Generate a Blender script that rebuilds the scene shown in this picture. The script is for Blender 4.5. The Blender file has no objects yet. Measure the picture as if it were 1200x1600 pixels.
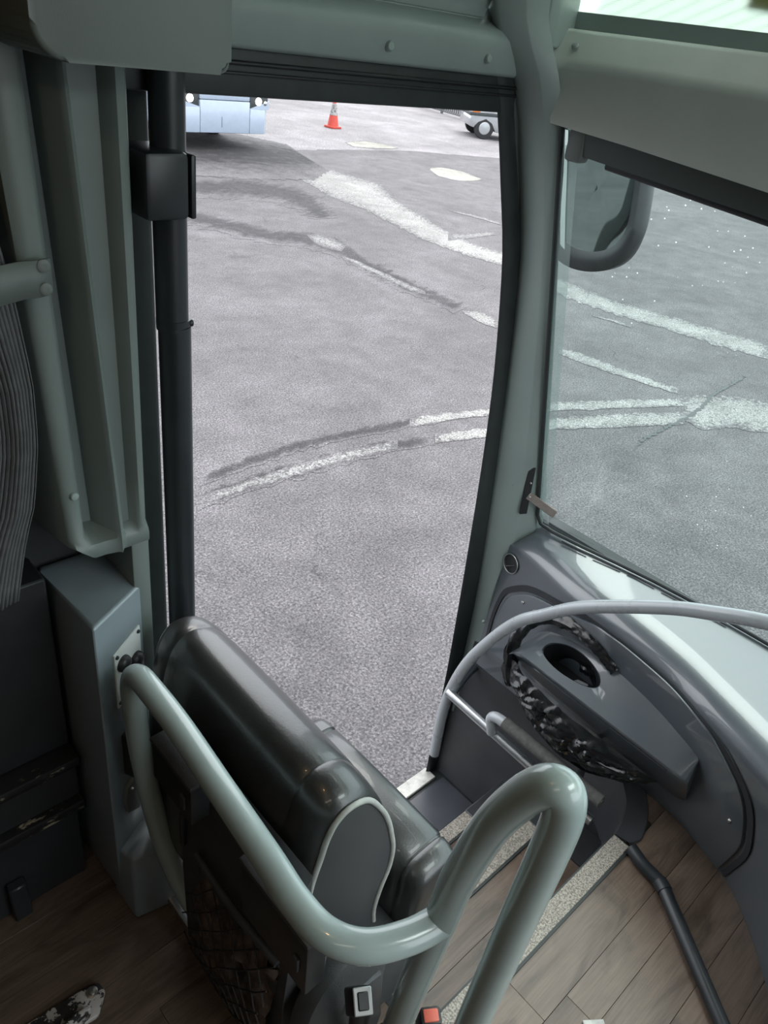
import bpy, bmesh, math, random
from mathutils import Vector, Matrix, noise
random.seed(7)
scene = bpy.context.scene
col = scene.collection

# ------------------------------------------------------------------ camera
cam_data = bpy.data.cameras.new('camera')
cam_data.sensor_fit = 'VERTICAL'
cam_data.sensor_height = 24.0
cam_data.lens = 24.0 * 1178.0 / 1600.0
cam_data.clip_start = 0.02
cam_data.clip_end = 400
cam = bpy.data.objects.new('camera', cam_data)
col.objects.link(cam)
right = Vector((0.73034621, -0.67143907, 0.12555471))
down = Vector((-0.28904082, -0.47031807, -0.83382032))
fwd = Vector((0.61891019, 0.57268707, -0.53756832))
m = Matrix((right, -down, -fwd)).transposed().to_4x4()
m.translation = Vector((0, 0, 1.65))
cam.matrix_world = m
scene.camera = cam

# ------------------------------------------------------------------ sky, exposure
world = bpy.data.worlds.new('overcast_sky')
scene.world = world
world.use_nodes = True
nt = world.node_tree
nt.nodes.clear()
tc = nt.nodes.new('ShaderNodeTexCoord')
sep = nt.nodes.new('ShaderNodeSeparateXYZ')
mr = nt.nodes.new('ShaderNodeMapRange')
ramp = nt.nodes.new('ShaderNodeValToRGB')
bg = nt.nodes.new('ShaderNodeBackground')
wo = nt.nodes.new('ShaderNodeOutputWorld')
nt.links.new(tc.outputs['Generated'], sep.inputs[0])
nt.links.new(sep.outputs['Z'], mr.inputs['Value'])
mr.inputs['From Min'].default_value = -0.1
mr.inputs['From Max'].default_value = 1.0
ramp.color_ramp.elements[0].color = (0.62, 0.68, 0.74, 1)
ramp.color_ramp.elements[1].color = (0.97, 0.98, 1.0, 1)
nt.links.new(mr.outputs[0], ramp.inputs[0])
nt.links.new(ramp.outputs[0], bg.inputs['Color'])
bg.inputs['Strength'].default_value = 4.2
nt.links.new(bg.outputs[0], wo.inputs['Surface'])

sun_d = bpy.data.lights.new('hazy_sun', 'SUN')
sun_d.energy = 1.6
sun_d.angle = math.radians(30)
sun_d.color = (1.0, 0.96, 0.9)
sun = bpy.data.objects.new('hazy_sun', sun_d)
col.objects.link(sun)
sun.rotation_euler = Vector((-0.55, -0.25, -1.0)).to_track_quat('-Z', 'Y').to_euler()

# unseen ceiling lights: two added fills, and a small warm lamp behind the camera
def area_light(name, loc, energy, size, color):
    d = bpy.data.lights.new(name, 'AREA')
    d.shape = 'RECTANGLE'
    d.size, d.size_y = size
    d.energy = energy
    d.color = color
    o = bpy.data.objects.new(name, d)
    col.objects.link(o)
    o.location = loc
    return o
area_light('saloon_fill', (-0.9, -0.35, 2.02), 2.2, (1.2, 0.12), (1.0, 0.9, 0.78))  # fill light added from behind the camera
area_light('cab_fill', (0.95, -0.75, 2.0), 15.0, (0.9, 0.5), (0.9, 1.0, 0.98))  # soft fill added to brighten the front and the console
area_light('unseen_warm_lamp', (-0.25, 0.35, 2.03), 0.9, (0.06, 0.06), (1.0, 0.66, 0.33))

vs = scene.view_settings
scene.display_settings.display_device = 'sRGB'
vs.view_transform = 'Standard'
vs.look = 'None'
vs.exposure = 0.0
vs.gamma = 1.0
vs.use_curve_mapping = False

# ------------------------------------------------------------------ materials
def mat(name, color, rough=0.5, metal=0.0, var=0.0, vscale=8.0, bump=0.0, bscale=300.0,
        coat=0.0, spec=0.5, color2=None):
    M = bpy.data.materials.new(name)
    M.use_nodes = True
    n = M.node_tree.nodes
    L = M.node_tree.links
    b = n['Principled BSDF']
    b.inputs['Base Color'].default_value = (*color, 1)
    b.inputs['Roughness'].default_value = rough
    b.inputs['Metallic'].default_value = metal
    b.inputs['Specular IOR Level'].default_value = spec
    b.inputs['Coat Weight'].default_value = coat
    g = n.new('ShaderNodeNewGeometry')
    if var > 0 or color2:
        no = n.new('ShaderNodeTexNoise')
        no.inputs['Scale'].default_value = vscale
        no.inputs['Detail'].default_value = 6
        no.inputs['Roughness'].default_value = 0.6
        L.new(g.outputs['Position'], no.inputs['Vector'])
        mx = n.new('ShaderNodeMix')
        mx.data_type = 'RGBA'
        a = color2 if color2 else tuple(c * (1 - var) for c in color)
        c_ = color if color2 else tuple(min(1, c * (1 + var)) for c in color)
        mx.inputs['A'].default_value = (*a, 1)
        mx.inputs['B'].default_value = (*c_, 1)
        r = n.new('ShaderNodeMapRange')
        r.inputs['From Min'].default_value = 0.35
        r.inputs['From Max'].default_value = 0.65
        L.new(no.outputs['Fac'], r.inputs['Value'])
        L.new(r.outputs[0], mx.inputs['Factor'])
        L.new(mx.outputs['Result'], b.inputs['Base Color'])
        rr = n.new('ShaderNodeMapRange')
        rr.inputs['To Min'].default_value = max(0.02, rough - 0.06)
        rr.inputs['To Max'].default_value = min(1, rough + 0.06)
        L.new(no.outputs['Fac'], rr.inputs['Value'])
        L.new(rr.outputs[0], b.inputs['Roughness'])
    if bump > 0:
        n2 = n.new('ShaderNodeTexNoise')
        n2.inputs['Scale'].default_value = bscale
        n2.inputs['Detail'].default_value = 3
        L.new(g.outputs['Position'], n2.inputs['Vector'])
        bp = n.new('ShaderNodeBump')
        bp.inputs['Strength'].default_value = bump
        bp.inputs['Distance'].default_value = 0.002
        L.new(n2.outputs['Fac'], bp.inputs['Height'])
        L.new(bp.outputs[0], b.inputs['Normal'])
    return M

def two_tone(name, ca, cb, scale, lo, hi, rough=0.8, bump=0.0, stretch=(1, 1, 1), detail=8.0):
    """two colours broken up by noise: worn paint, chips, grit"""
    M = mat(name, ca, rough)
    n = M.node_tree.nodes
    L = M.node_tree.links
    b = n['Principled BSDF']
    g = n.new('ShaderNodeNewGeometry')
    mp = n.new('ShaderNodeMapping')
    mp.inputs['Scale'].default_value = stretch
    L.new(g.outputs['Position'], mp.inputs['Vector'])
    no = n.new('ShaderNodeTexNoise')
    no.inputs['Scale'].default_value = scale
    no.inputs['Detail'].default_value = detail
    no.inputs['Roughness'].default_value = 0.7
    L.new(mp.outputs[0], no.inputs['Vector'])
    r = n.new('ShaderNodeMapRange')
    r.inputs['From Min'].default_value = lo
    r.inputs['From Max'].default_value = hi
    L.new(no.outputs['Fac'], r.inputs['Value'])
    mx = n.new('ShaderNodeMix')
    mx.data_type = 'RGBA'
    mx.inputs['A'].default_value = (*ca, 1)
    mx.inputs['B'].default_value = (*cb, 1)
    L.new(r.outputs[0], mx.inputs['Factor'])
    L.new(mx.outputs['Result'], b.inputs['Base Color'])
    if bump:
        bp = n.new('ShaderNodeBump')
        bp.inputs['Strength'].default_value = bump
        bp.inputs['Distance'].default_value = 0.004
        L.new(no.outputs['Fac'], bp.inputs['Height'])
        L.new(bp.outputs[0], b.inputs['Normal'])
    return M

def wood_mat(name, base):
    M = mat(name, base, 0.42)
    n = M.node_tree.nodes
    L = M.node_tree.links
    b = n['Principled BSDF']
    g = n.new('ShaderNodeNewGeometry')
    oi = n.new('ShaderNodeObjectInfo')
    add = n.new('ShaderNodeVectorMath')
    add.operation = 'ADD'
    mul = n.new('ShaderNodeVectorMath')
    mul.operation = 'SCALE'
    mul.inputs['Scale'].default_value = 37.0
    L.new(oi.outputs['Random'], mul.inputs[0])
    L.new(g.outputs['Position'], add.inputs[0])
    L.new(mul.outputs[0], add.inputs[1])
    mp = n.new('ShaderNodeMapping')
    mp.inputs['Scale'].default_value = (2.4, 9.0, 9.0)
    L.new(add.outputs[0], mp.inputs['Vector'])
    n1 = n.new('ShaderNodeTexNoise')
    n1.inputs['Scale'].default_value = 1.4
    n1.inputs['Detail'].default_value = 9
    n1.inputs['Roughness'].default_value = 0.62
    n1.inputs['Distortion'].default_value = 1.3
    L.new(mp.outputs[0], n1.inputs['Vector'])
    mp2 = n.new('ShaderNodeMapping')
    mp2.inputs['Scale'].default_value = (6.0, 150.0, 150.0)
    L.new(add.outputs[0], mp2.inputs['Vector'])
    n2 = n.new('ShaderNodeTexNoise')
    n2.inputs['Scale'].default_value = 1.6
    n2.inputs['Detail'].default_value = 5
    L.new(mp2.outputs[0], n2.inputs['Vector'])
    r1 = n.new('ShaderNodeValToRGB')
    e = r1.color_ramp.elements
    e[0].position = 0.33
    e[0].color = (base[0] * .52, base[1] * .50, base[2] * .48, 1)
    e[1].position = 0.66
    e[1].color = (base[0] * 1.22, base[1] * 1.22, base[2] * 1.24, 1)
    mid = r1.color_ramp.elements.new(0.5)
    mid.color = (base[0], base[1], base[2], 1)
    L.new(n1.outputs['Fac'], r1.inputs[0])
    mr2 = n.new('ShaderNodeMapRange')
    mr2.inputs['From Min'].default_value = 0.3
    mr2.inputs['From Max'].default_value = 0.7
    mr2.inputs['To Min'].default_value = 0.78
    mr2.inputs['To Max'].default_value = 1.12
    L.new(n2.outputs['Fac'], mr2.inputs['Value'])
    rnd = n.new('ShaderNodeMapRange')
    rnd.inputs['To Min'].default_value = 0.92
    rnd.inputs['To Max'].default_value = 1.06
    L.new(oi.outputs['Random'], rnd.inputs['Value'])
    mm = n.new('ShaderNodeMath')
    mm.operation = 'MULTIPLY'
    L.new(mr2.outputs[0], mm.inputs[0])
    L.new(rnd.outputs[0], mm.inputs[1])
    mx = n.new('ShaderNodeVectorMath')
    mx.operation = 'SCALE'
    L.new(r1.outputs[0], mx.inputs[0])
    L.new(mm.outputs[0], mx.inputs['Scale'])
    L.new(mx.outputs[0], b.inputs['Base Color'])
    bp = n.new('ShaderNodeBump')
    bp.inputs['Strength'].default_value = 0.25
    bp.inputs['Distance'].default_value = 0.001
    L.new(n2.outputs['Fac'], bp.inputs['Height'])
    L.new(bp.outputs[0], b.inputs['Normal'])
    return M

def asphalt_mat(name, base, gscale=1.0, over=None, k=1.4, lo=0.35, hi=0.5, nscale=9.0):
    M = mat(name, base, 0.85, spec=0.35)
    n = M.node_tree.nodes
    L = M.node_tree.links
    b = n['Principled BSDF']
    g = n.new('ShaderNodeNewGeometry')
    pos = g.outputs['Position']
    def nz(scale, detail=5, rough=0.6, dist=0.0):
        t = n.new('ShaderNodeTexNoise')
        t.inputs['Scale'].default_value = scale
        t.inputs['Detail'].default_value = detail
        t.inputs['Roughness'].default_value = rough
        t.inputs['Distortion'].default_value = dist
        L.new(pos, t.inputs['Vector'])
        return t.outputs['Fac']
    def mapr(v, a, b_, c, d):
        r = n.new('ShaderNodeMapRange')
        r.inputs['From Min'].default_value = a
        r.inputs['From Max'].default_value = b_
        r.inputs['To Min'].default_value = c
        r.inputs['To Max'].default_value = d
        L.new(v, r.inputs['Value'])
        return r.outputs[0]
    def mul(a, b_):
        t = n.new('ShaderNodeMath')
        t.operation = 'MULTIPLY'
        L.new(a, t.inputs[0])
        L.new(b_, t.inputs[1])
        return t.outputs[0]
    big = mapr(nz(0.55 * gscale, 7, 0.65, 0.8), 0.36, 0.64, 0.80, 1.16)
    med = mapr(nz(3.0 * gscale, 6, 0.7), 0.3, 0.7, 0.78, 1.20)
    fine = mapr(nz(70.0 * gscale, 3, 0.7), 0.35, 0.65, 0.42, 1.5)
    vor = n.new('ShaderNodeTexVoronoi')
    vor.inputs['Scale'].default_value = 95 * gscale
    L.new(pos, vor.inputs['Vector'])
    stone = mapr(vor.outputs['Distance'], 0.0, 0.7, 1.2, 0.6)
    # hairline cracks: cell borders of a distorted voronoi, kept only where a broad noise lets them through
    wn = n.new('ShaderNodeTexNoise')
    wn.inputs['Scale'].default_value = 1.7
    wn.inputs['Detail'].default_value = 6
    L.new(pos, wn.inputs['Vector'])
    wadd = n.new('ShaderNodeVectorMath')
    wadd.operation = 'MULTIPLY_ADD'
    wadd.inputs[1].default_value = (0.9, 0.9, 0.0)
    L.new(wn.outputs['Color'], wadd.inputs[0])
    L.new(pos, wadd.inputs[2])
    vc = n.new('ShaderNodeTexVoronoi')
    vc.feature = 'DISTANCE_TO_EDGE'
    vc.inputs['Scale'].default_value = 1.15
    L.new(wadd.outputs[0], vc.inputs['Vector'])
    crack = mapr(vc.outputs['Distance'], 0.002, 0.012, 0.45, 1.0)
    keep = mapr(nz(0.9, 3), 0.52, 0.66, 0.0, 0.7)
    mixc = n.new('ShaderNodeMix')
    mixc.inputs['A'].default_value = 1.0
    L.new(keep, mixc.inputs['Factor'])
    L.new(crack, mixc.inputs['B'])
    f = mul(mul(mul(big, med), mul(fine, stone)), mixc.outputs['Result'])
    sc = n.new('ShaderNodeVectorMath')
    sc.operation = 'SCALE'
    sc.inputs[0].default_value = base
    if over:
        # worn layer: full in the middle of the patch, broken up by noise towards its edges
        at = n.new('ShaderNodeAttribute')
        at.attribute_name = 'wear'
        ma = n.new('ShaderNodeMath')
        ma.operation = 'MULTIPLY_ADD'
        ma.inputs[1].default_value = k
        L.new(nz(nscale, 9, 0.72), ma.inputs[0])
        L.new(at.outputs['Fac'], ma.inputs[2])
        sb = n.new('ShaderNodeMath')
        sb.operation = 'SUBTRACT'
        sb.inputs[1].default_value = 0.5 * k
        L.new(ma.outputs[0], sb.inputs[0])
        fc = mapr(sb.outputs[0], lo, hi, 0.0, 1.0)
        mo = n.new('ShaderNodeMix')
        mo.data_type = 'RGBA'
        mo.inputs['A'].default_value = (*base, 1)
        mo.inputs['B'].default_value = (*over, 1)
        L.new(fc, mo.inputs['Factor'])
        L.new(mo.outputs['Result'], sc.inputs[0])
    L.new(f, sc.inputs['Scale'])
    L.new(sc.outputs[0], b.inputs['Base Color'])
    hh = mul(fine, stone)
    bp = n.new('ShaderNodeBump')
    bp.inputs['Strength'].default_value = 0.55
    bp.inputs['Distance'].default_value = 0.006
    L.new(hh, bp.inputs['Height'])
    L.new(bp.outputs[0], b.inputs['Normal'])
    return M

def glass_mat(name, tint, refl=0.08, rough=0.0, dirt=0.0):
    M = bpy.data.materials.new(name)
    M.use_nodes = True
    n = M.node_tree.nodes
    L = M.node_tree.links
    n.clear()
    out = n.new('ShaderNodeOutputMaterial')
    tr = n.new('ShaderNodeBsdfTransparent')
    tr.inputs[0].default_value = (*tint, 1)
    gl = n.new('ShaderNodeBsdfGlossy')
    gl.inputs['Roughness'].default_value = rough
    fr = n.new('ShaderNodeFresnel')
    fr.inputs['IOR'].default_value = 1.25
    mx = n.new('ShaderNodeMixShader')
    L.new(fr.outputs[0], mx.inputs[0])
    L.new(tr.outputs[0], mx.inputs[1])
    L.new(gl.outputs[0], mx.inputs[2])
    last = mx.outputs[0]
    if dirt > 0:
        # dust film and insect specks on the glass
        g = n.new('ShaderNodeNewGeometry')
        v = n.new('ShaderNodeTexVoronoi')
        v.inputs['Scale'].default_value = 55
        v.inputs['Randomness'].default_value = 1
        L.new(g.outputs['Position'], v.inputs['Vector'])
        r = n.new('ShaderNodeMapRange')
        r.inputs['From Min'].default_value = 0.05
        r.inputs['From Max'].default_value = 0.11
        r.inputs['To Min'].default_value = 0.6
        r.inputs['To Max'].default_value = 0.0
        L.new(v.outputs['Distance'], r.inputs['Value'])
        no = n.new('ShaderNodeTexNoise')
        no.inputs['Scale'].default_value = 5
        L.new(g.outputs['Position'], no.inputs['Vector'])
        k = n.new('ShaderNodeMapRange')
        k.inputs['From Min'].default_value = 0.56
        k.inputs['From Max'].default_value = 0.66
        L.new(no.outputs['Fac'], k.inputs['Value'])
        mm = n.new('ShaderNodeMath')
        mm.operation = 'MULTIPLY'
        L.new(r.outputs[0], mm.inputs[0])
        L.new(k.outputs[0], mm.inputs[1])
        ad = n.new('ShaderNodeMath')
        ad.operation = 'ADD'
        ad.inputs[1].default_value = dirt
        L.new(mm.outputs[0], ad.inputs[0])
        df = n.new('ShaderNodeBsdfTranslucent')
        df.inputs[0].default_value = (0.75, 0.8, 0.78, 1)
        m2 = n.new('ShaderNodeMixShader')
        L.new(ad.outputs[0], m2.inputs[0])
        L.new(last, m2.inputs[1])
        L.new(df.outputs[0], m2.inputs[2])
        last = m2.outputs[0]
    L.new(last, out.inputs['Surface'])
    return M

def dotted_mat(name, color, scale, radius, translucent=False, back=(0.6, 0.7, 0.62)):
    """fine mesh of dots: frit on glass (holes between dots) or a perforated sun film"""
    M = bpy.data.materials.new(name)
    M.use_nodes = True
    n = M.node_tree.nodes
    L = M.node_tree.links
    n.clear()
    out = n.new('ShaderNodeOutputMaterial')
    g = n.new('ShaderNodeNewGeometry')
    mp = n.new('ShaderNodeMapping')
    mp.inputs['Rotation'].default_value = (0.0, 0.0, 0.0)
    L.new(g.outputs['Position'], mp.inputs['Vector'])
    v = n.new('ShaderNodeTexVoronoi')
    v.voronoi_dimensions = '3D'
    v.inputs['Scale'].default_value = scale
    v.inputs['Randomness'].default_value = 0.0
    L.new(mp.outputs[0], v.inputs['Vector'])
    lt = n.new('ShaderNodeMath')
    lt.operation = 'LESS_THAN'
    lt.inputs[1].default_value = radius
    L.new(v.outputs['Distance'], lt.inputs[0])
    d = n.new('ShaderNodeBsdfDiffuse')
    d.inputs[0].default_value = (*color, 1)
    if translucent:
        t = n.new('ShaderNodeBsdfTranslucent')
        t.inputs[0].default_value = (*back, 1)
    else:
        t = n.new('ShaderNodeBsdfTransparent')
    mx = n.new('ShaderNodeMixShader')
    L.new(lt.outputs[0], mx.inputs[0])
    L.new(t.outputs[0], mx.inputs[1])
    L.new(d.outputs[0], mx.inputs[2])
    L.new(mx.outputs[0], out.inputs['Surface'])
    return M

def emit_mat(name, color, strength):
    M = mat(name, color, 0.2)
    b = M.node_tree.nodes['Principled BSDF']
    b.inputs['Emission Color'].default_value = (*color, 1)
    b.inputs['Emission Strength'].default_value = strength
    return M

TRIM_SHADED = mat('grey_green_trim_shaded', (0.15, 0.18, 0.168), 0.42, var=0.05, vscale=5, bump=0.06, bscale=500)  # darker copy of the trim: left-side shade put into the colour
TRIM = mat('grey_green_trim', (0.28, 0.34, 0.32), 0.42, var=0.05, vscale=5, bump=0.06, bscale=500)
TRIM_LIT = mat('grey_green_trim_lit', (0.50, 0.55, 0.50), 0.45, var=0.05, vscale=5, bump=0.06, bscale=500)  # lighter copy of the trim: missing light on the fascia put into the colour
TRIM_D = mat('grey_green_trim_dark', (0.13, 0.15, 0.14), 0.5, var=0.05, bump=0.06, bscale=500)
RUBBER = mat('black_rubber', (0.024, 0.030, 0.031), 0.55, var=0.2, vscale=20)
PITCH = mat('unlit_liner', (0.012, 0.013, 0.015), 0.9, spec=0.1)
BLIND = mat('dark_blind_case', (0.05, 0.062, 0.056), 0.5, var=0.05)
BLACK = mat('black_plastic', (0.016, 0.017, 0.019), 0.42, var=0.15, vscale=30)
BLACK_PAINT = mat('black_painted_steel', (0.018, 0.021, 0.024), 0.38, var=0.15, vscale=14)
DASH = mat('slate_dash_plastic', (0.066, 0.080, 0.093), 0.34, var=0.04, vscale=6, bump=0.08, bscale=900, coat=0.75, spec=1.0)
DASH_D = mat('dark_groove', (0.02, 0.022, 0.026), 0.6, var=0.1)
CONSOLE = mat('slate_console_plastic', (0.19, 0.23, 0.25), 0.36, var=0.06, vscale=9, bump=0.10, bscale=800, coat=0.4, spec=0.8)
WELL = mat('dark_step_lining', (0.032, 0.034, 0.038), 0.5, var=0.2, vscale=10, bump=0.15, bscale=400)
LEATHER = mat('black_leather', (0.022, 0.023, 0.022), 0.38, var=0.2, vscale=12, bump=0.14, bscale=260, coat=0.3, spec=0.9)
PANEL_GREY = mat('charcoal_vinyl', (0.05, 0.053, 0.056), 0.55, var=0.1, bump=0.1, bscale=600)
PIPING = mat('pale_piping', (0.40, 0.41, 0.38), 0.5, var=0.08, vscale=60)
SEAT_PL = mat('dark_seat_plastic', (0.05, 0.05, 0.052), 0.5, var=0.15, vscale=25, bump=0.3, bscale=350)
TUBE = mat('grey_green_enamel', (0.36, 0.44, 0.425), 0.24, var=0.06, vscale=9, coat=0.5)
TUBE_G = mat('mid_grey_enamel', (0.34, 0.36, 0.38), 0.28, var=0.06, vscale=9, coat=0.4)
STEEL = mat('brushed_aluminium', (0.62, 0.64, 0.66), 0.32, metal=1.0, var=0.08, vscale=30)
CHROME = mat('bright_screw_metal', (0.55, 0.55, 0.53), 0.35, metal=1.0, var=0.1, vscale=90)
FOAM = mat('worn_black_foam', (0.085, 0.083, 0.080), 0.8, var=0.25, vscale=60, bump=0.4, bscale=250)
BAG = mat('black_bag_film', (0.006, 0.007, 0.008), 0.24, spec=0.6)
STRIP = two_tone('gritty_nosing', (0.16, 0.145, 0.125), (0.40, 0.37, 0.32), 230, 0.42, 0.58, 0.85, 0.3, detail=3)
SILLM = two_tone('worn_sill_metal', (0.28, 0.28, 0.26), (0.50, 0.50, 0.47), 14, 0.4, 0.6, 0.45)
WOOD = wood_mat('wood_vinyl', (0.134, 0.096, 0.073))
SUBFLOOR = mat('sub_floor', (0.03, 0.026, 0.022), 0.8, var=0.2)
AB = (0.131, 0.125, 0.131)
ASPHALT = asphalt_mat('asphalt', AB)
CONCRETE = asphalt_mat('pale_concrete', (0.232, 0.222, 0.228), 0.5)
TAR = asphalt_mat('dark_worn_band', AB, 1.0, (0.046, 0.043, 0.047), 1.8, 0.30, 0.95, 7.0)
GRIT = asphalt_mat('dark_damp_grit', AB, 1.0, (0.024, 0.022, 0.024), 1.6, 0.22, 0.95, 4.0)
PAINT = asphalt_mat('worn_road_paint', AB, 1.0, (0.28, 0.28, 0.27), 6.0, 0.05, 0.60, 20.0)
PAINT_W = asphalt_mat('faded_road_paint', AB, 1.0, (0.26, 0.26, 0.255), 6.0, 0.55, 1.15, 26.0)
PAINT_Y = asphalt_mat('cream_road_paint', AB, 1.0, (0.30, 0.295, 0.26), 0.6, 0.16, 0.26, 6.0)
CURTAIN = mat('grey_ribbed_cloth', (0.085, 0.088, 0.092), 0.9, var=0.15, vscale=50, bump=0.3, bscale=600)
CHIPPED = two_tone('chipped_black_paint', (0.008, 0.008, 0.009), (0.30, 0.26, 0.19), 30, 0.58, 0.61, 0.5, 0.2, (0.45, 1, 1))
WORN = two_tone('worn_white_paint', (0.02, 0.02, 0.02), (0.42, 0.40, 0.38), 42, 0.50, 0.53, 0.45, 0.3, detail=4)
PLATE = mat('pale_switch_plate', (0.72, 0.76, 0.75), 0.35, var=0.05)
BUS_W = mat('white_bus_paint', (0.31, 0.37, 0.45), 0.25, var=0.03, coat=0.4)
CONE_R = mat('cone_orange', (0.40, 0.042, 0.026), 0.55, var=0.1)
CONE_W = two_tone('cone_white_sleeve', (0.05, 0.05, 0.05), (0.27, 0.27, 0.26), 18, 0.42, 0.5, 0.5)
SILVER = mat('silver_car_paint', (0.30, 0.31, 0.32), 0.25, metal=0.4, coat=0.5)
DARKGLASS = mat('dark_car_glass', (0.012, 0.016, 0.02), 0.05)
TYRE = mat('tyre_rubber', (0.012, 0.012, 0.013), 0.8)
LAMP = emit_mat('lit_headlamp', (1.0, 0.93, 0.8), 9.0)
AMBER = mat('amber_lens', (0.55, 0.14, 0.02), 0.2)
RED_BTN = mat('faded_red_button', (0.62, 0.13, 0.085), 0.45, var=0.1)
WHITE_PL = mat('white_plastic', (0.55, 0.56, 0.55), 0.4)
TAB = mat('tarnished_tab', (0.30, 0.26, 0.235), 0.42, metal=0.5, var=0.15, vscale=40)
YELLOW = mat('yellow_sheet', (0.85, 0.55, 0.06), 0.6)
NET = mat('dark_net_cord', (0.022, 0.019, 0.017), 0.85)
RUST = mat('rumpled_brown_fabric', (0.16, 0.115, 0.09), 0.8, color2=(0.018, 0.015, 0.015), vscale=26, bump=0.5, bscale=120)
MIRROR = mat('mirror_glass', (0.30, 0.36, 0.34), 0.02, metal=1.0)
GLASS = glass_mat('windscreen_glass', (0.68, 0.79, 0.77), dirt=0.007)
CLEAR = glass_mat('clear_glass', (0.86, 0.9, 0.89))
FRIT = glass_mat('frit_tint', (0.62, 0.68, 0.67), dirt=0.10)
FILM = dotted_mat('perforated_sun_film', (0.5, 0.58, 0.5), 400, 0.22, True, (0.72, 0.86, 0.72))
ROOF = mat('roof_lining', (0.22, 0.22, 0.21), 0.9, var=0.05)
DARKWALL = mat('dark_side_lining', (0.035, 0.038, 0.038), 0.8, var=0.1)
FENCE_M = mat('galvanised_fence', (0.07, 0.073, 0.074), 0.5, var=0.1)

# ------------------------------------------------------------------ mesh helpers
def mobj(name, verts, faces, m, parent=None, smooth=True, angle=38, mats=None):
    me = bpy.data.meshes.new(name)
    me.from_pydata([tuple(v) for v in verts], [], faces)
    bm = bmesh.new()
    bm.from_mesh(me)
    bmesh.ops.recalc_face_normals(bm, faces=bm.faces)
    bm.to_mesh(me)
    bm.free()
    me.materials.append(m)
    finish(me, smooth, angle)
    o = bpy.data.objects.new(name, me)
    col.objects.link(o)
    if parent:
        o.parent = parent
    return o

def finish(me, smooth=True, angle=38):
    for p in me.polygons:
        p.use_smooth = smooth
    if smooth:
        me.set_sharp_from_angle(angle=math.radians(angle))

def bobj(name, bm, m, parent=None, smooth=True, angle=38):
    me = bpy.data.meshes.new(name)
    bmesh.ops.recalc_face_normals(bm, faces=bm.faces)
    bm.to_mesh(me)
    bm.free()
    me.materials.append(m)
    finish(me, smooth, angle)
    o = bpy.data.objects.new(name, me)
    col.objects.link(o)
    if parent:
        o.parent = parent
    return o

def tag(o, label=None, cat=None, group=None, kind=None):
    if label: o['label'] = label
    if cat: o['category'] = cat
    if group: o['group'] = group
    if kind: o['kind'] = kind
    return o

def empty(name, loc=(0, 0, 0)):
    o = bpy.data.objects.new(name, None)
    o.empty_display_size = 0.05
    o['base'] = list(loc)
    col.objects.link(o)
    return o

def box_bm(lo, hi, bevel=0.0, seg=2):
    bm = bmesh.new()
    bmesh.ops.create_cube(bm, size=1)
    for v in bm.verts:
        for k in range(3):
            v.co[k] = lo[k] if v.co[k] < 0 else hi[k]
    if bevel:
        bmesh.ops.bevel(bm, geom=list(bm.edges), offset=bevel, segments=seg, affect='EDGES', profile=0.5)
    return bm

def box(name, lo, hi, m, parent=None, bevel=0.0, seg=2):
    return bobj(name, box_bm(lo, hi, bevel, seg), m, parent)

def obox(name, c, ex, ey, ez, size, m, parent=None, bevel=0.0, seg=2):
    """box with its own axes ex, ey, ez"""
    h = [s / 2 for s in size]
    bm = box_bm((-h[0], -h[1], -h[2]), (h[0], h[1], h[2]), bevel, seg)
    M = Matrix((Vector(ex).normalized(), Vector(ey).normalized(), Vector(ez).normalized())).transposed().to_4x4()
    M.translation = Vector(c)
    bmesh.ops.transform(bm, matrix=M, verts=bm.verts)
    return bobj(name, bm, m, parent)

def prism(name, poly, z0, z1, m, parent=None, bevel=0.0, seg=3, axis='z'):
    """polygon extruded along z (poly in x,y) or along y (poly in x,z)"""
    n = len(poly)
    def p(a, b, t):
        return (a, b, t) if axis == 'z' else ((a, t, b) if axis == 'y' else (t, a, b))
    bm = bmesh.new()
    A = [bm.verts.new(p(a, b, z0)) for a, b in poly]
    B = [bm.verts.new(p(a, b, z1)) for a, b in poly]
    bm.faces.new(A)
    bm.faces.new(B)
    for i in range(n):
        bm.faces.new((A[i], A[(i + 1) % n], B[(i + 1) % n], B[i]))
    if bevel:
        bmesh.ops.bevel(bm, geom=list(bm.edges), offset=bevel, segments=seg, affect='EDGES', profile=0.5)
    return bobj(name, bm, m, parent)

def crm(pts, t):
    n = len(pts)
    i = max(0, min(int(t), n - 2))
    u = t - i
    p = [Vector(pts[max(0, min(n - 1, i + k))]) for k in (-1, 0, 1, 2)]
    return 0.5 * ((2 * p[1]) + (p[2] - p[0]) * u + (2 * p[0] - 5 * p[1] + 4 * p[2] - p[3]) * u * u
                  + (3 * p[1] - p[0] - 3 * p[2] + p[3]) * u * u * u)

def smooth_path(pts, sub=8):
    n = len(pts)
    return [crm(pts, i / sub) for i in range((n - 1) * sub)] + [Vector(pts[-1])]

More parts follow.
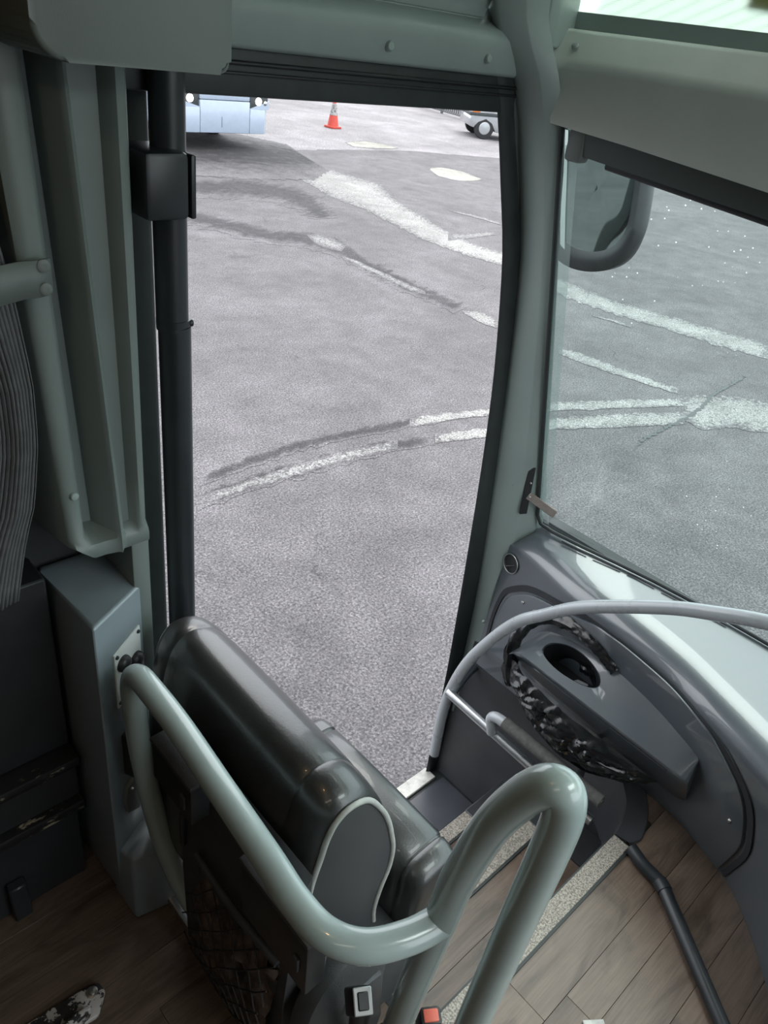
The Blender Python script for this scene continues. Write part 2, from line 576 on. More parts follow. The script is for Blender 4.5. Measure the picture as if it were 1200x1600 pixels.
def tube_geo(path, r, n=16, cap=True, closed=False):
    """round sweep along a polyline; r may be a list"""
    path = [Vector(p) for p in path]
    N = len(path)
    rs = r if isinstance(r, (list, tuple)) else [r] * N
    verts, faces = [], []
    t0 = (path[1] - path[0]).normalized()
    up = Vector((0, 0, 1)) if abs(t0.z) < 0.9 else Vector((1, 0, 0))
    a = t0.cross(up).normalized()
    for i in range(N):
        if closed:
            t = (path[(i + 1) % N] - path[i - 1]).normalized()
        elif i == 0:
            t = t0
        elif i == N - 1:
            t = (path[-1] - path[-2]).normalized()
        else:
            t = (path[i + 1] - path[i - 1]).normalized()
        a = (a - t * a.dot(t)).normalized()
        b = t.cross(a)
        for k in range(n):
            th = 2 * math.pi * k / n
            verts.append(path[i] + (a * math.cos(th) + b * math.sin(th)) * rs[i])
    R = N if closed else N - 1
    for i in range(R):
        for k in range(n):
            k2 = (k + 1) % n
            j = (i + 1) % N
            faces.append((i * n + k, i * n + k2, j * n + k2, j * n + k))
    if cap and not closed:
        faces.append(tuple(range(n - 1, -1, -1)))
        faces.append(tuple((N - 1) * n + k for k in range(n)))
    return verts, faces

def tube(name, path, r, m, parent=None, n=16, sub=0, closed=False):
    if sub:
        path = smooth_path(path, sub)
    v, f = tube_geo(path, r, n, True, closed)
    return mobj(name, v, f, m, parent, True, 50)

def grid_faces(nu, nv, closed_u=False):
    f = []
    for i in range(nu if closed_u else nu - 1):
        for j in range(nv - 1):
            i2 = (i + 1) % nu
            f.append((i * nv + j, i2 * nv + j, i2 * nv + j + 1, i * nv + j + 1))
    return f

def loft(name, rows, m, parent=None, angle=38, smooth=True):
    nv = len(rows[0])
    return mobj(name, [p for r in rows for p in r], grid_faces(len(rows), nv), m, parent, smooth, angle)

def thick(o, t, offset=0.0):
    md = o.modifiers.new('thickness', 'SOLIDIFY')
    md.thickness = t
    md.offset = offset
    return o

def lathe_bm(prof, n=24):
    bm = bmesh.new()
    rings = []
    for r, z in prof:
        rings.append([bm.verts.new((r * math.cos(2 * math.pi * k / n), r * math.sin(2 * math.pi * k / n), z)) for k in range(n)])
    for a, b in zip(rings, rings[1:]):
        for k in range(n):
            bm.faces.new((a[k], a[(k + 1) % n], b[(k + 1) % n], b[k]))
    bm.faces.new(rings[0])
    bm.faces.new(rings[-1])
    return bm

def lathe(name, prof, c, axis, m, parent=None, n=24):
    bm = lathe_bm(prof, n)
    q = Vector(axis).to_track_quat('Z', 'Y')
    M = q.to_matrix().to_4x4()
    M.translation = Vector(c)
    bmesh.ops.transform(bm, matrix=M, verts=bm.verts)
    return bobj(name, bm, m, parent, True, 40)

def screw(c, axis, parent, r=0.006, m=None, name='screw'):
    return lathe(name, [(r, -0.002), (r, 0.001), (r * 0.8, 0.003), (r * 0.35, 0.0038)], c, axis, m or CHROME, parent, 12)

def flat_patch(name, upper, lower, z, m, parent, jag=0.03, step=0.12, seed=0, thickness=0.004, fade=True):
    """thin patch on the ground between two polylines, edges broken up"""
    def resample(P, n):
        L = [0]
        for a, b in zip(P, P[1:]):
            L.append(L[-1] + math.dist(a, b))
        out = []
        for i in range(n):
            d = L[-1] * i / (n - 1)
            k = max(j for j in range(len(L)) if L[j] <= d + 1e-9)
            k = min(k, len(P) - 2)
            u = (d - L[k]) / max(1e-9, L[k + 1] - L[k])
            out.append((P[k][0] + (P[k + 1][0] - P[k][0]) * u, P[k][1] + (P[k + 1][1] - P[k][1]) * u))
        return out
    tot = sum(math.dist(a, b) for a, b in zip(upper, upper[1:]))
    n = max(4, int(tot / step))
    U, D = resample(upper, n), resample(lower, n)
    V, W, F = [], [], []
    T = (0.0, 0.12, 0.32, 0.5, 0.68, 0.88, 1.0)
    Wt = (0.0, 0.42, 0.9, 1.0, 0.9, 0.42, 0.0)
    for i in range(n):
        a = Vector((*U[i], z))
        b = Vector((*D[i], z))
        d = (a - b).normalized()
        w = (a - b).length
        a = a + d * min(noise.noise(Vector((i * 0.9 + seed, 3.1, seed))) * jag, w)
        b = b - d * min(noise.noise(Vector((i * 0.9 + seed, 9.7, seed))) * jag, w * 0.4)
        if fade:
            a += d * w * 0.08
            b -= d * w * 0.08
        endw = min(1.0, i / 2.0, (n - 1 - i) / 2.0) if fade else 1.0
        for t, wt in zip(T, Wt):
            V.append(a + (b - a) * t)
            W.append(wt * endw)
    K = len(T)
    for i in range(n - 1):
        for k in range(K - 1):
            F.append((i * K + k, (i + 1) * K + k, (i + 1) * K + k + 1, i * K + k + 1))
    o = mobj(name, V, F, m, parent, False)
    if o.data.polygons[len(F) // 2].normal.z < 0:
        o.data.flip_normals()
    at = o.data.attributes.new('wear', 'FLOAT', 'POINT')
    at.data.foreach_set('value', W)
    return o

# ================================================================== GROUND
GZ = -1.0
ground = box('ground', (-40, -40, GZ - 0.3), (90, 90, GZ), ASPHALT)
tag(ground, kind='structure')

apron = [(10.7, 15.05), (10.92, 15.22), (12.3, 15.35), (13.76, 15.42), (15.46, 15.32), (18.08, 14.42), (20.42, 11.32), (20.9, 7.8), (21.4, 2.0), (21.6, -6)]
ap_far = [(11.6, 60), (16, 60), (22, 60), (27, 60), (40, 60), (52, 60), (60, 56), (60, 34), (60, 15), (60, -6)]
o = flat_patch('concrete_apron', ap_far, apron, GZ + 0.0015, CONCRETE, ground, 0.10, 0.5, 5, 0.002, False)

gp = [
 ('road_line', [(10.57, 14.85), (10.48, 14.03), (10.9, 13.37), (11.01, 12.55), (11.01, 11.67), (10.36, 10.56), (10.11, 9.96), (9.83, 9.11), (9.53, 8.34), (9.41, 7.61), (9.52, 7.15), (9.34, 6.49), (9.23, 5.83), (9.16, 4.95), (9.44, 3.98), (9.65, 3.06)],
  [(10.15, 14.03), (9.96, 13.21), (9.59, 11.91), (9.35, 11.05), (9.29, 10.1), (9.06, 9.05), (8.84, 8.31), (8.82, 7.8), (8.84, 7.17), (8.98, 6.7), (8.86, 6.11), (8.64, 5.41), (8.7, 4.65), (8.94, 3.71), (9.11, 2.83)], PAINT, 0.14),
 ('road_line', [(9.5, 8.31), (9.96, 8.24), (10.59, 8.22)], [(9.17, 8.0), (9.62, 8.01), (10.4, 8.06)], PAINT_W, 0.06),
 ('road_line', [(14.07, 13.2), (14.53, 13.26), (14.73, 12.81), (14.52, 11.92)], [(13.9, 13.05), (13.52, 12.39), (13.65, 11.92), (14.08, 11.83)], PAINT_Y, 0.03),
 ('road_line', [(14.14, 16.37), (15.02, 16.61), (15.34, 16.19), (15.36, 15.66)], [(13.91, 15.84), (14.48, 15.62), (15.0, 15.6), (15.2, 15.6)], PAINT_Y, 0.05),
 ('road_line', [(7.05, 8.82), (7.29, 8.83), (7.3, 8.5), (7.24, 8.18)], [(6.95, 8.6), (6.91, 8.27), (6.97, 8.1), (7.03, 8.01)], PAINT_W, 0.06),
 ('road_line', [(6.86, 7.74), (6.92, 7.54), (6.87, 6.85), (6.85, 6.37), (6.86, 6.21)], [(6.82, 7.7), (6.79, 7.46), (6.74, 6.82), (6.71, 6.3), (6.79, 6.14)], PAINT_W, 0.05),
 ('road_line', [(6.76, 5.51), (6.95, 5.39), (6.93, 5.08)], [(6.72, 5.45), (6.68, 5.11), (6.72, 4.9)], PAINT, 0.03),
 ('road_line', [(6.92, 4.23), (6.98, 4.04), (7.04, 3.6), (7.06, 3.3), (7.15, 2.91)], [(6.75, 4.11), (6.77, 3.89), (6.84, 3.55), (6.92, 3.21), (7.02, 2.84)], PAINT, 0.05),
 ('road_line', [(4.18, 3.74), (4.56, 3.66), (4.94, 3.53), (5.38, 3.4), (5.64, 3.33), (6.24, 3.08), (6.96, 2.74)], [(4.08, 3.64), (4.47, 3.57), (4.86, 3.46), (5.25, 3.31), (5.5, 3.22), (6.08, 2.98), (6.81, 2.66)], PAINT, 0.03),
 ('road_line', [(4.16, 3.43), (4.68, 3.3), (5.1, 3.18), (5.35, 3.12), (5.95, 2.9), (6.65, 2.57)], [(4.07, 3.34), (4.56, 3.19), (4.94, 3.07), (5.19, 3.0), (5.72, 2.75), (6.42, 2.45)], PAINT, 0.03),
 ('road_line', [(2.13, 3.575), (2.59, 3.595), (2.98, 3.60), (3.37, 3.58), (3.83, 3.51)], [(2.09, 3.51), (2.53, 3.50), (2.9, 3.49), (3.28, 3.47), (3.74, 3.42)], PAINT_W, 0.04),
 ('road_line', [(6.99, 2.76), (7.4, 2.55), (7.75, 2.24), (8.2, 1.8)], [(6.51, 2.5), (6.52, 2.31), (6.86, 2.16), (7.03, 1.93), (7.4, 1.4)], PAINT, 0.05),
 ('road_line', [(10.95, 9.68), (11.18, 9.25), (11.26, 8.59)], [(10.91, 9.6), (11.05, 9.04), (11.13, 8.48)], PAINT_W, 0.04),
 ('road_line', [(8.33, 4.75), (8.46, 4.5), (8.49, 4.25)], [(8.28, 4.7), (8.36, 4.48), (8.40, 4.23)], PAINT_W, 0.03),
 ('tar_band', [(2.25, 3.80), (2.64, 3.86), (3.16, 3.88), (3.67, 3.82), (4.18, 3.76), (4.56, 3.68)], [(2.2, 3.70), (2.56, 3.73), (3.09, 3.76), (3.6, 3.72), (4.08, 3.63), (4.42, 3.56)], TAR, 0.06),
 ('tar_band', [(2.14, 3.62), (2.59, 3.63), (2.98, 3.64), (3.37, 3.61), (3.83, 3.54), (4.16, 3.45)], [(2.06, 3.48), (2.51, 3.48), (2.87, 3.46), (3.26, 3.44), (3.72, 3.39), (4.05, 3.32)], TAR, 0.06),
 ('tar_band', [(6.2, 10.4), (6.8, 9.2), (7.3, 8.95), (7.45, 8.5), (7.2, 7.9), (7.1, 7.2), (7.0, 6.2), (7.0, 5.6)], [(5.6, 10.1), (6.0, 9.0), (6.6, 8.3), (6.8, 7.9), (6.7, 7.2), (6.6, 6.2), (6.65, 5.5)], TAR, 0.2),
 ('tar_band', [(6.5, 18.0), (8.0, 18.2), (9.5, 18.0), (11.2, 17.2), (11.9, 15.8)], [(6.0, 13.6), (7.4, 13.2), (8.8, 12.8), (10.0, 12.6), (11.0, 13.3)], GRIT, 0.2),
 ('tar_band', [(7.0, 12.4), (8.6, 12.6), (9.2, 11.8), (8.9, 10.8), (8.2, 9.6)], [(6.3, 11.4), (7.2, 11.2), (7.8, 10.8), (8.0, 10.3), (7.8, 9.6)], TAR, 0.3),
 ('crack', [(8.27, 2.72), (7.8, 2.69), (7.33, 2.65), (6.95, 2.56), (6.61, 2.52), (6.06, 2.5), (5.68, 2.47), (5.46, 2.4)], [(8.27, 2.70), (7.8, 2.665), (7.33, 2.63), (6.95, 2.53), (6.61, 2.49), (6.06, 2.475), (5.68, 2.45), (5.46, 2.39)], RUBBER, 0.03),
]
for i, (nm, u, d, mt, jag) in enumerate(gp):
    zz = GZ + (0.0030 if nm == 'road_line' else 0.0018 if nm == 'tar_band' else 0.0050) + i * 0.00006 + (0.003 if i in (3, 17) else 0)
    flat_patch(nm, u, d, zz, mt, ground, jag, 0.06 if nm != 'crack' else 0.03, i * 3.3, 0.002)

# ================================================================== BUS BODY SHELL
# ---- floor: sub floor and wood-look planks
floor = box('floor', (-2.6, -1.4, -0.09), (0.665, 1.14, -0.006), SUBFLOOR)
tag(floor, kind='structure')
box('sub_floor', (0.665, -1.4, -0.09), (1.80, 0.29, -0.006), SUBFLOOR, floor)
box('sub_floor', (1.495, 0.29, -0.09), (1.80, 0.340, -0.006), SUBFLOOR, floor)
box('sub_floor', (1.575, 0.340, -0.09), (1.80, 0.40, -0.006), SUBFLOOR, floor)

def plank(x0, x1, y0, y1, z, parent, m=WOOD):
    g = 0.00035
    o = box('plank', (x0 + g, y0 + g, z - 0.006), (x1 - g, y1 - g, z + random.uniform(-0.0003, 0.0003)), m, parent, 0.0005, 1)
    return o

ys_r = [-0.490, -0.392, -0.294, -0.196, -0.098, -0.002, 0.097, 0.172, 0.274]
joints = {0.172: [-1.0, 0.10, 0.89], 0.097: [-0.6, 0.967], -0.002: [-0.9, 0.45], -0.098: [-0.2], -0.196: [-0.7, 0.25], -0.294: [-0.3, 0.6], -0.392: [-0.5, 0.5], -0.490: [0.0, 0.9]}
for y0, y1 in zip(ys_r, ys_r[1:]):
    xe = 1.575 if y0 > 0.15 else 1.56 if y0 > 0.05 else 1.53 if y0 > -0.05 else 1.46 if y0 > -0.1 else 1.40 if y0 > -0.2 else 1.28
    xs = [-1.4] + [x for x in joints.get(y0, []) if -1.4 < x < xe - .05] + [xe]
    for a, b in zip(xs, xs[1:]):
        plank(a, b, y0, y1, 0.0, floor)
ys_l = [0.274, 0.377, 0.480, 0.581, 0.681, 0.779, 0.875, 0.986, 1.085, 1.138]
jl = [0.12, 0.45, -0.3, 0.31, -0.1, -0.55, 0.05, -0.4, 0.2]
for i, (y0, y1) in enumerate(zip(ys_l, ys_l[1:])):
    for a, b in ((-1.4, jl[i]), (jl[i], 0.66)):
        plank(a, b, y0, y1, 0.0, floor)
plank(1.495, 1.57, 0.274, 0.340, 0.0, floor)
plank(1.560, 1.60, 0.340, 0.40, 0.0, floor)

# ---- entrance steps
steps = empty('entrance_steps', (1.2, 0.7, -0.67))
tag(steps, 'wood effect entrance steps with gritty pale nosing strips going down to the door', 'steps')
def nosing(x0, x1, y0, y1, z, edge=True):
    box('nosing', (x0, y0, z - 0.004), (x1, y1, z + 0.005), STRIP, steps, 0.0015, 1)
    box('nosing_edge', (x0, y1 - 0.001, z - 0.03), (x1, y1 + 0.004, z + 0.003), RUBBER, steps)
    box('nosing_edge', (x0, y0 - 0.006, z - 0.003), (x1, y0 + 0.0005, z + 0.004), RUBBER, steps)
nosing(0.67, 1.382, 0.275, 0.320, 0.0)
nosing(0.70, 1.40, 0.508, 0.553, -0.22)
nosing(0.70, 1.43, 0.725, 0.770, -0.45)
# treads made of planks running along the coach
for x0, x1, y0, y1, z in ((0.69, 1.12, 0.324, 0.412, -0.22), (1.12, 1.40, 0.324, 0.412, -0.22), (0.69, 1.30, 0.412, 0.502, -0.22), (1.30, 1.40, 0.412, 0.502, -0.22),
                          (0.69, 1.23, 0.557, 0.640, -0.45), (1.23, 1.43, 0.557, 0.640, -0.45), (0.69, 1.43, 0.640, 0.719, -0.45)):
    plank(x0, x1, y0, y1, z, steps)
box('riser', (0.68, 0.290, -0.67), (1.385, 0.317, -0.008), WELL, steps)
box('riser', (0.68, 0.324, -0.67), (1.56, 0.545, -0.227), WELL, steps)
box('riser', (0.68, 0.545, -0.67), (1.625, 0.765, -0.457), WELL, steps)
box('tread_end', (1.401, 0.333, -0.226), (1.52, 0.552, -0.217), WELL, steps, 0.002, 1)
box('tread_end', (1.431, 0.553, -0.456), (1.625, 0.772, -0.444), WELL, steps, 0.003, 1)
box('sill_tread', (0.68, 0.765, -0.70), (1.64, 1.075, -0.676), RUBBER, steps)
box('rubber_mat', (1.445, 0.780, -0.676), (1.625, 1.005, -0.667), mat('blue_black_mat', (0.045, 0.048, 0.06), 0.42, var=0.1), steps, 0.003, 1)
box('rubber_mat', (0.70, 0.780, -0.676), (1.39, 1.005, -0.667), WELL, steps, 0.003, 1)
box('sill_strip', (0.68, 1.018, -0.678), (1.395, 1.072, -0.663), SILLM, steps, 0.003, 1)
box('sill_strip', (1.397, 1.018, -0.678), (1.60, 1.072, -0.664), SILLM, steps, 0.003, 1)
box('sill_strip', (1.397, 0.785, -0.677), (1.441, 1.016, -0.662), SILLM, steps, 0.003, 1)
screw((1.418, 0.985, -0.662), (0, 0, 1), steps, 0.005, RUBBER)
box('well_side', (0.662, 0.29, -0.70), (0.685, 1.10, -0.008), WELL, steps)

# ---- curved lining on the front of the step well
wp = [(1.632, 1.060), (1.632, 0.90), (1.632, 0.76), (1.628, 0.62), (1.606, 0.515), (1.555, 0.418), (1.497, 0.360), (1.435, 0.332), (1.384, 0.322)]
wpath = [crm([(a, b, 0) for a, b in wp], t / 6) for t in range(0, (len(wp) - 1) * 6 + 1)]
rows = []
for i, p in enumerate(wpath):
    a = wpath[max(0, i - 1)]
    b = wpath[min(len(wpath) - 1, i + 1)]
    t = (b - a).normalized()
    nrm = Vector((t.y, -t.x, 0))
    if nrm.x < 0 and i < 20: nrm = -nrm
    if nrm.dot(Vector((1, -0.6, 0))) < 0: nrm = -nrm
    k = min(1, max(0, (i - 20) / 10))
    w = 0.012 + 0.05 * k * max(0.0, 1 - max(0, i - 44) / 10)
    q = p + nrm * w
    rows.append([(p.x, p.y, -0.67), (p.x, p.y, -0.012), (p.x, p.y, 0.0), (p.x + nrm.x * .003, p.y + nrm.y * .003, 0.005), (q.x - nrm.x * .003, q.y - nrm.y * .003, 0.006), (q.x, q.y, 0.003), (q.x, q.y, -0.1)])
lining = loft('trim_1', rows, WELL)
tag(lining, kind='structure')

# ---- left side wall, front skin, roof, far side and rear
wall_left = box('wall_left', (-2.6, 1.145, -0.7), (0.50, 1.19, 2.1), DARKWALL)
tag(wall_left, kind='structure')
box('side_skin', (1.645, 1.05, -0.75), (1.84, 1.09, 0.40), DARKWALL, wall_left)
box('header_skin', (0.5, 1.10, 1.70), (1.30, 1.15, 2.1), TRIM, wall_left)
box('side_stripe', (-2.6, 1.19, 0.10), (0.49, 1.194, 0.45), YELLOW, wall_left)
wall_front = box('wall_front', (1.80, -1.4, -0.75), (1.84, 1.05, 0.44), DARKWALL)
tag(wall_front, kind='structure')
ceiling = box('ceiling', (-2.6, -1.4, 2.05), (1.38, 1.19, 2.12), ROOF)
tag(ceiling, kind='structure')
box('added_fixture', (0.48, -1.02, 2.005), (1.42, -0.48, 2.05), WHITE_PL, ceiling, 0.006)  # unseen fixture boxes added above the ceiling lights
box('added_fixture', (-1.55, -0.43, 2.025), (-0.25, -0.27, 2.05), WHITE_PL, ceiling, 0.004)
box('added_fixture', (-0.30, 0.30, 2.035), (-0.20, 0.40, 2.05), WHITE_PL, ceiling, 0.004)
wall_right = box('wall_right', (-2.6, -1.46, -0.1), (1.70, -1.41, 0.52), TRIM_D)
tag(wall_right, kind='structure')
box('window_header', (-2.6, -1.46, 1.88), (1.40, -1.41, 2.1), TRIM_D, wall_right)
box('window_blocker', (-2.6, -1.44, 0.52), (0.2, -1.42, 1.88), CURTAIN, wall_right)  # unseen sheet added to close the rear windows and darken the left
box('window_pillar', (0.2, -1.46, 0.52), (0.3, -1.41, 1.88), TRIM_D, wall_right)
wall_rear = box('wall_rear', (-2.66, -1.4, -0.1), (-2.61, 1.19, 2.1), DARKWALL)
tag(wall_rear, kind='structure')

# ---- pillar behind the door (ribbed moulded trim)
def lerp(a, b, t): return a + (b - a) * t
pt = [(0.322, 1.12), (0.335, 1.006), (0.345, 1.0), (0.368, 1.0), (0.376, 1.006), (0.392, 1.062), (0.402, 1.060), (0.411, 0.990), (0.417, 0.985), (0.424, 0.992), (0.430, 1.014), (0.468, 1.016), (0.475, 0.998), (0.481, 0.992), (0.493, 0.994), (0.499, 1.002), (0.500, 1.015), (0.500, 1.15)]
pb = [(0.345, 1.12), (0.363, 1.006), (0.370, 1.0), (0.384, 1.0), (0.390, 1.006), (0.400, 1.046), (0.418, 1.044), (0.437, 0.990), (0.443, 0.985), (0.450, 0.991), (0.455, 1.012), (0.470, 1.014), (0.476, 0.998), (0.480, 0.992), (0.489, 0.994), (0.494, 1.002), (0.495, 1.015), (0.495, 1.15)]
rows = []
for k in range(13):
    t = k / 12
    z = lerp(1.90, 0.900, t)
    tt = (1.5 - z) / (1.5 - 0.885)
    rows.append([(lerp(a[0], b[0], tt), lerp(a[1], b[1], tt), z) for a, b in zip(pt, pb)])
# closed lower lip of the recesses
lipY = [max(0.985, 0.996) for _ in pb]
for z, yy in ((0.888, 0.9925), (0.880, 0.990), (0.866, 0.990), (0.860, 0.994)):
    rows.append([(b[0] + (max(0, 0.400 - b[0]) * ((0.888 - z) / 0.028) if i < 9 else 0), min(b[1], yy) if i < 9 and i > 1 else (yy if 8 < i < 16 else b[1]), z) for i, b in enumerate(pb)])
pillar = loft('trim_2', rows, TRIM_SHADED, angle=50)
tag(pillar, kind='structure')
box('pillar_edge', (0.462, 0.993, 0.50), (0.4945, 1.14, 0.866), TRIM_SHADED, pillar, 0.004)
screw((0.378, 0.998, 0.985), (0, -1, 0), pillar, 0.007, TRIM, 'screw_cap')
tag(pillar, None)

# ---- windscreen pillar (raked, between the door and the windscreen)
zl = [2.02, 1.85, 1.72, 1.66, 1.59, 1.45, 1.25, 0.96, 0.72, 0.47, 0.26, 0.05, -0.09, -0.35]
xl = [1.10, 1.13, 1.200, 1.245, 1.318, 1.383, 1.457, 1.514, 1.552, 1.587, 1.612, 1.625, 1.630, 1.634]
yl = [0.90, 1.00, 1.035, 1.045, 1.05, 1.05, 1.05, 1.05, 1.05, 1.05, 1.05, 1.05, 1.05, 1.05]
xr = [1.24, 1.27, 1.300, 1.325, 1.352, 1.400, 1.468, 1.565, 1.642, 1.722, 1.675, 1.668, 1.665, 1.66]
yr = [0.86, 0.95, 0.990, 0.985, 0.965, 0.952, 0.950, 0.950, 0.950, 0.952, 0.985, 0.99, 0.99, 0.99]
rows = []
for i in range(len(zl)):
    a = Vector((xl[i], yl[i], zl[i]))
    b = Vector((xr[i], yr[i], zl[i]))
    d = b - a
    nn = Vector((-0.55, -0.83, 0))
    prof = [(0.0, -0.03), (0.0, 0.0), (0.06, 0.008), (0.30, 0.013), (0.50, 0.021), (0.54, 0.0205), (0.85, 0.009), (1.0, 0.002), (1.0, -0.02)]
    rows.append([a + d * u + nn * h for u, h in prof])
# dense in z by spline
dense = []
for k in range((len(rows) - 1) * 4 + 1):
    dense.append([crm([r[j] for r in rows], k / 4) for j in range(9)])
apillar = loft('trim_3', dense, TRIM, angle=60)
tag(apillar, kind='structure')
for c in ((1.468, 1.00, 1.28), (1.60, 1.005, 0.62), (1.605, 0.99, 0.12), (1.62, 1.02, -0.05)):
    screw(c, (-0.55, -0.83, 0), apillar, 0.006, TRIM, 'screw_cap')

# ---- black rubber seal round the door aperture (front edge and head)
sz = [1.60, 1.535, 1.40, 1.257, 1.08, 0.898, 0.66, 0.417, 0.15, -0.127, -0.40, -0.69]
sa = [1.255, 1.291, 1.345, 1.398, 1.440, 1.473, 1.502, 1.524, 1.545, 1.564, 1.575, 1.582]
stt = [1.32, 1.342, 1.403, 1.462, 1.500, 1.530, 1.567, 1.598, 1.625, 1.636, 1.638, 1.638]
rows = []
for z, a, b in zip(sz, sa, stt):
    rows.append([(a + 0.12, 1.14, z), (a + 0.030, 1.075, z), (a + 0.004, 1.058, z), (a + 0.012, 1.050, z), (a + (b - a) * 0.55, 1.051, z), (b - 0.008, 1.047, z), (b + 0.004, 1.058, z)])
seal = loft('trim_4', [[crm([r[j] for r in rows], k / 3) for j in range(7)] for k in range((len(rows) - 1) * 3 + 1)], RUBBER, angle=60)
tag(seal, kind='structure')
head = box('trim_5', (0.50, 1.052, 1.5375), (1.335, 1.13, 1.60), RUBBER, None, 0.004)
tag(head, kind='structure')
box('seal_lip', (0.50, 1.044, 1.578), (1.33, 1.06, 1.584), BLACK, head, 0.002, 1)
box('seal_lip', (0.50, 1.046, 1.566), (1.33, 1.06, 1.570), BLACK, head, 0.001, 1)

# ---- grey moulding above the door, with the panel over it
rows = []
for x in [0.40, 0.6, 0.9, 1.1, 1.2, 1.27, 1.335]:
    lean = 0.0
    rows.append([(x, 1.10, 1.598), (x, 1.046, 1.598), (x, 1.038, 1.604), (x, 1.030, 1.640), (x, 1.028, 1.655), (x, 1.034, 1.668), (x, 1.052, 1.676), (x, 1.066, 1.682), (x, 1.066, 1.70)])
header = loft('trim_6', rows, TRIM, angle=60)
tag(header, kind='structure')
for x in (0.965, 1.208):
    lathe('bolt', [(0.008, -0.004), (0.008, 0.003), (0.006, 0.006), (0.002, 0.007)], (x, 1.033, 1.624), (0, -1, 0.15), TRIM, header, 14)
upper = prism('upper_panel', [(1.062, 1.684), (1.060, 1.70), (0.90, 2.05), (0.93, 2.06), (1.09, 1.70), (1.09, 1.684)], 0.60, 1.215, TRIM, header, 0.003, 2, 'x')
box('slot', (0.86, 1.052, 1.690), (0.90, 1.06, 1.696), RUBBER, header)

# ---- rounded housing hanging over the door post
hs = empty('overhead_housing', (0.45, 0.9, 1.58))
tag(hs, 'rounded grey-green moulded housing hanging from above over the black door post', 'housing')
bm = bmesh.new()
poly = []
for cx, cz, a0, a1, r in ((0.520, 1.612, -90, 0, 0.032),):
    pass
def rounded(xa, xb, za, zb, rbl, rbr):
    P = []
    for k in range(9):
        a = math.radians(180 + 90 * k / 8)
        P.append((xa + rbl + rbl * math.cos(a), za + rbl + rbl * math.sin(a)))
    for k in range(9):
        a = math.radians(270 + 90 * k / 8)
        P.append((xb - rbr + rbr * math.cos(a), za + rbr + rbr * math.sin(a)))
    P += [(xb, zb), (xa, zb)]
    return P
prism('housing_body', rounded(0.33, 0.553, 1.580, 2.045, 0.035, 0.014), 0.85, 0.995, TRIM_SHADED, hs, 0.006, 3, 'y')

# ---- fascia above the windscreen
rows = []
for y in [1.02, 1.0, 0.8, 0.5, 0.2, -0.2, -0.7, -1.3]:
    d = max(0, (0.95 - y)) * 0.075
    d = min(d, 0.06)
    x = 1.352
    rows.append([(1.45, y, 1.525 - d), (x + 0.004, y, 1.535 - d), (x, y, 1.545 - d), (x - 0.002, y, 1.625), (x + 0.002, y, 1.638), (x + 0.012, y, 1.646), (1.393, y, 1.684), (1.400, y, 1.690), (1.47, y, 1.694)])
fascia = loft('trim_7', rows, TRIM_LIT, angle=60)
tag(fascia, kind='structure')
screw((1.372, 0.968, 1.664), (-0.5, 0, 0.8), fascia, 0.007, TRIM, 'screw_cap')
box('joint', (1.3475, 1.0185, 1.56), (1.356, 1.0215, 1.64), DASH_D, fascia)

# upper light above the fascia with a perforated sun film
win2 = loft('window_2', [[(1.445, 1.0, 1.69), (1.445, 0.985, 1.70), (1.40, 0.955, 2.06)], [(1.47, 0.5, 1.69), (1.47, 0.5, 1.70), (1.42, 0.5, 2.06)], [(1.48, -1.3, 1.69), (1.48, -1.3, 1.70), (1.43, -1.3, 2.06)]], CLEAR)
tag(win2, kind='structure')
rows = []
for k in range(13):
    y = lerp(1.03, -1.2, k / 12)
    x = 1.428 + 0.034 * min(1, (1.03 - y) / 0.6)
    rows.append([(x, y, 1.716), (x - 0.01, y, 1.80), (x - 0.03, y, 2.05)])
film = loft('sun_film', rows, FILM, win2)
mobj('film_hem', [p for k in range(13) for p in ((rows[k][0][0] - .004, rows[k][0][1], 1.686), (rows[k][0][0] - .004, rows[k][0][1], 1.719), (rows[k][0][0] + .004, rows[k][0][1], 1.719), (rows[k][0][0] + .004, rows[k][0][1], 1.686))], grid_faces(13, 4), TRIM, win2)
mobj('yellow_sheet', [(1.452, 0.70, 1.752), (1.456, 0.58, 1.745), (1.460, 0.45, 1.740), (1.455, 0.45, 1.82), (1.452, 0.58, 1.82), (1.448, 0.70, 1.82)], [(0, 1, 4, 5), (1, 2, 3, 4)], YELLOW, win2)
prism('corner_gusset', [(1.320, 1.0), (1.345, 0.998), (1.42, 1.015), (1.48, 1.03), (1.48, 1.06), (1.31, 1.05)], 1.655, 2.04, TRIM, fascia, 0.006)

# ---- windscreen
gb = [(1.700, 0.985), (1.712, 0.90), (1.730, 0.77), (1.757, 0.64), (1.772, 0.49), (1.780, 0.38), (1.784, 0.20), (1.786, 0.0), (1.787, -0.35), (1.78, -0.8), (1.75, -1.2), (1.70, -1.36)]
rows = []
for z in (0.455, 0.8, 1.15, 1.56):
    rows.append([(x - 0.311 * (z - 0.47), y - 0.012 * (z - .47), z) for x, y in gb])
win = loft('window_1', rows, GLASS, angle=80)
tag(win, kind='structure')
def on_glass(y, z, off=0.0):
    pts = gb
    for (x0, y0), (x1, y1) in zip(pts, pts[1:]):
        if y1 <= y <= y0:
            return Vector((lerp(x0, x1, (y0 - y) / (y0 - y1)) - 0.311 * (z - 0.47) - off, y, z))
    return Vector((pts[0][0] - 0.311 * (z - .47) - off, y, z))
# frit of dots beside the pillar and above the dash
rows = [[on_glass(0.947, z, 0.003), on_glass(0.917, z, 0.003)] for z in [0.50 + 0.1 * k for k in range(11)]]
loft('frit_band', rows, FRIT, win)
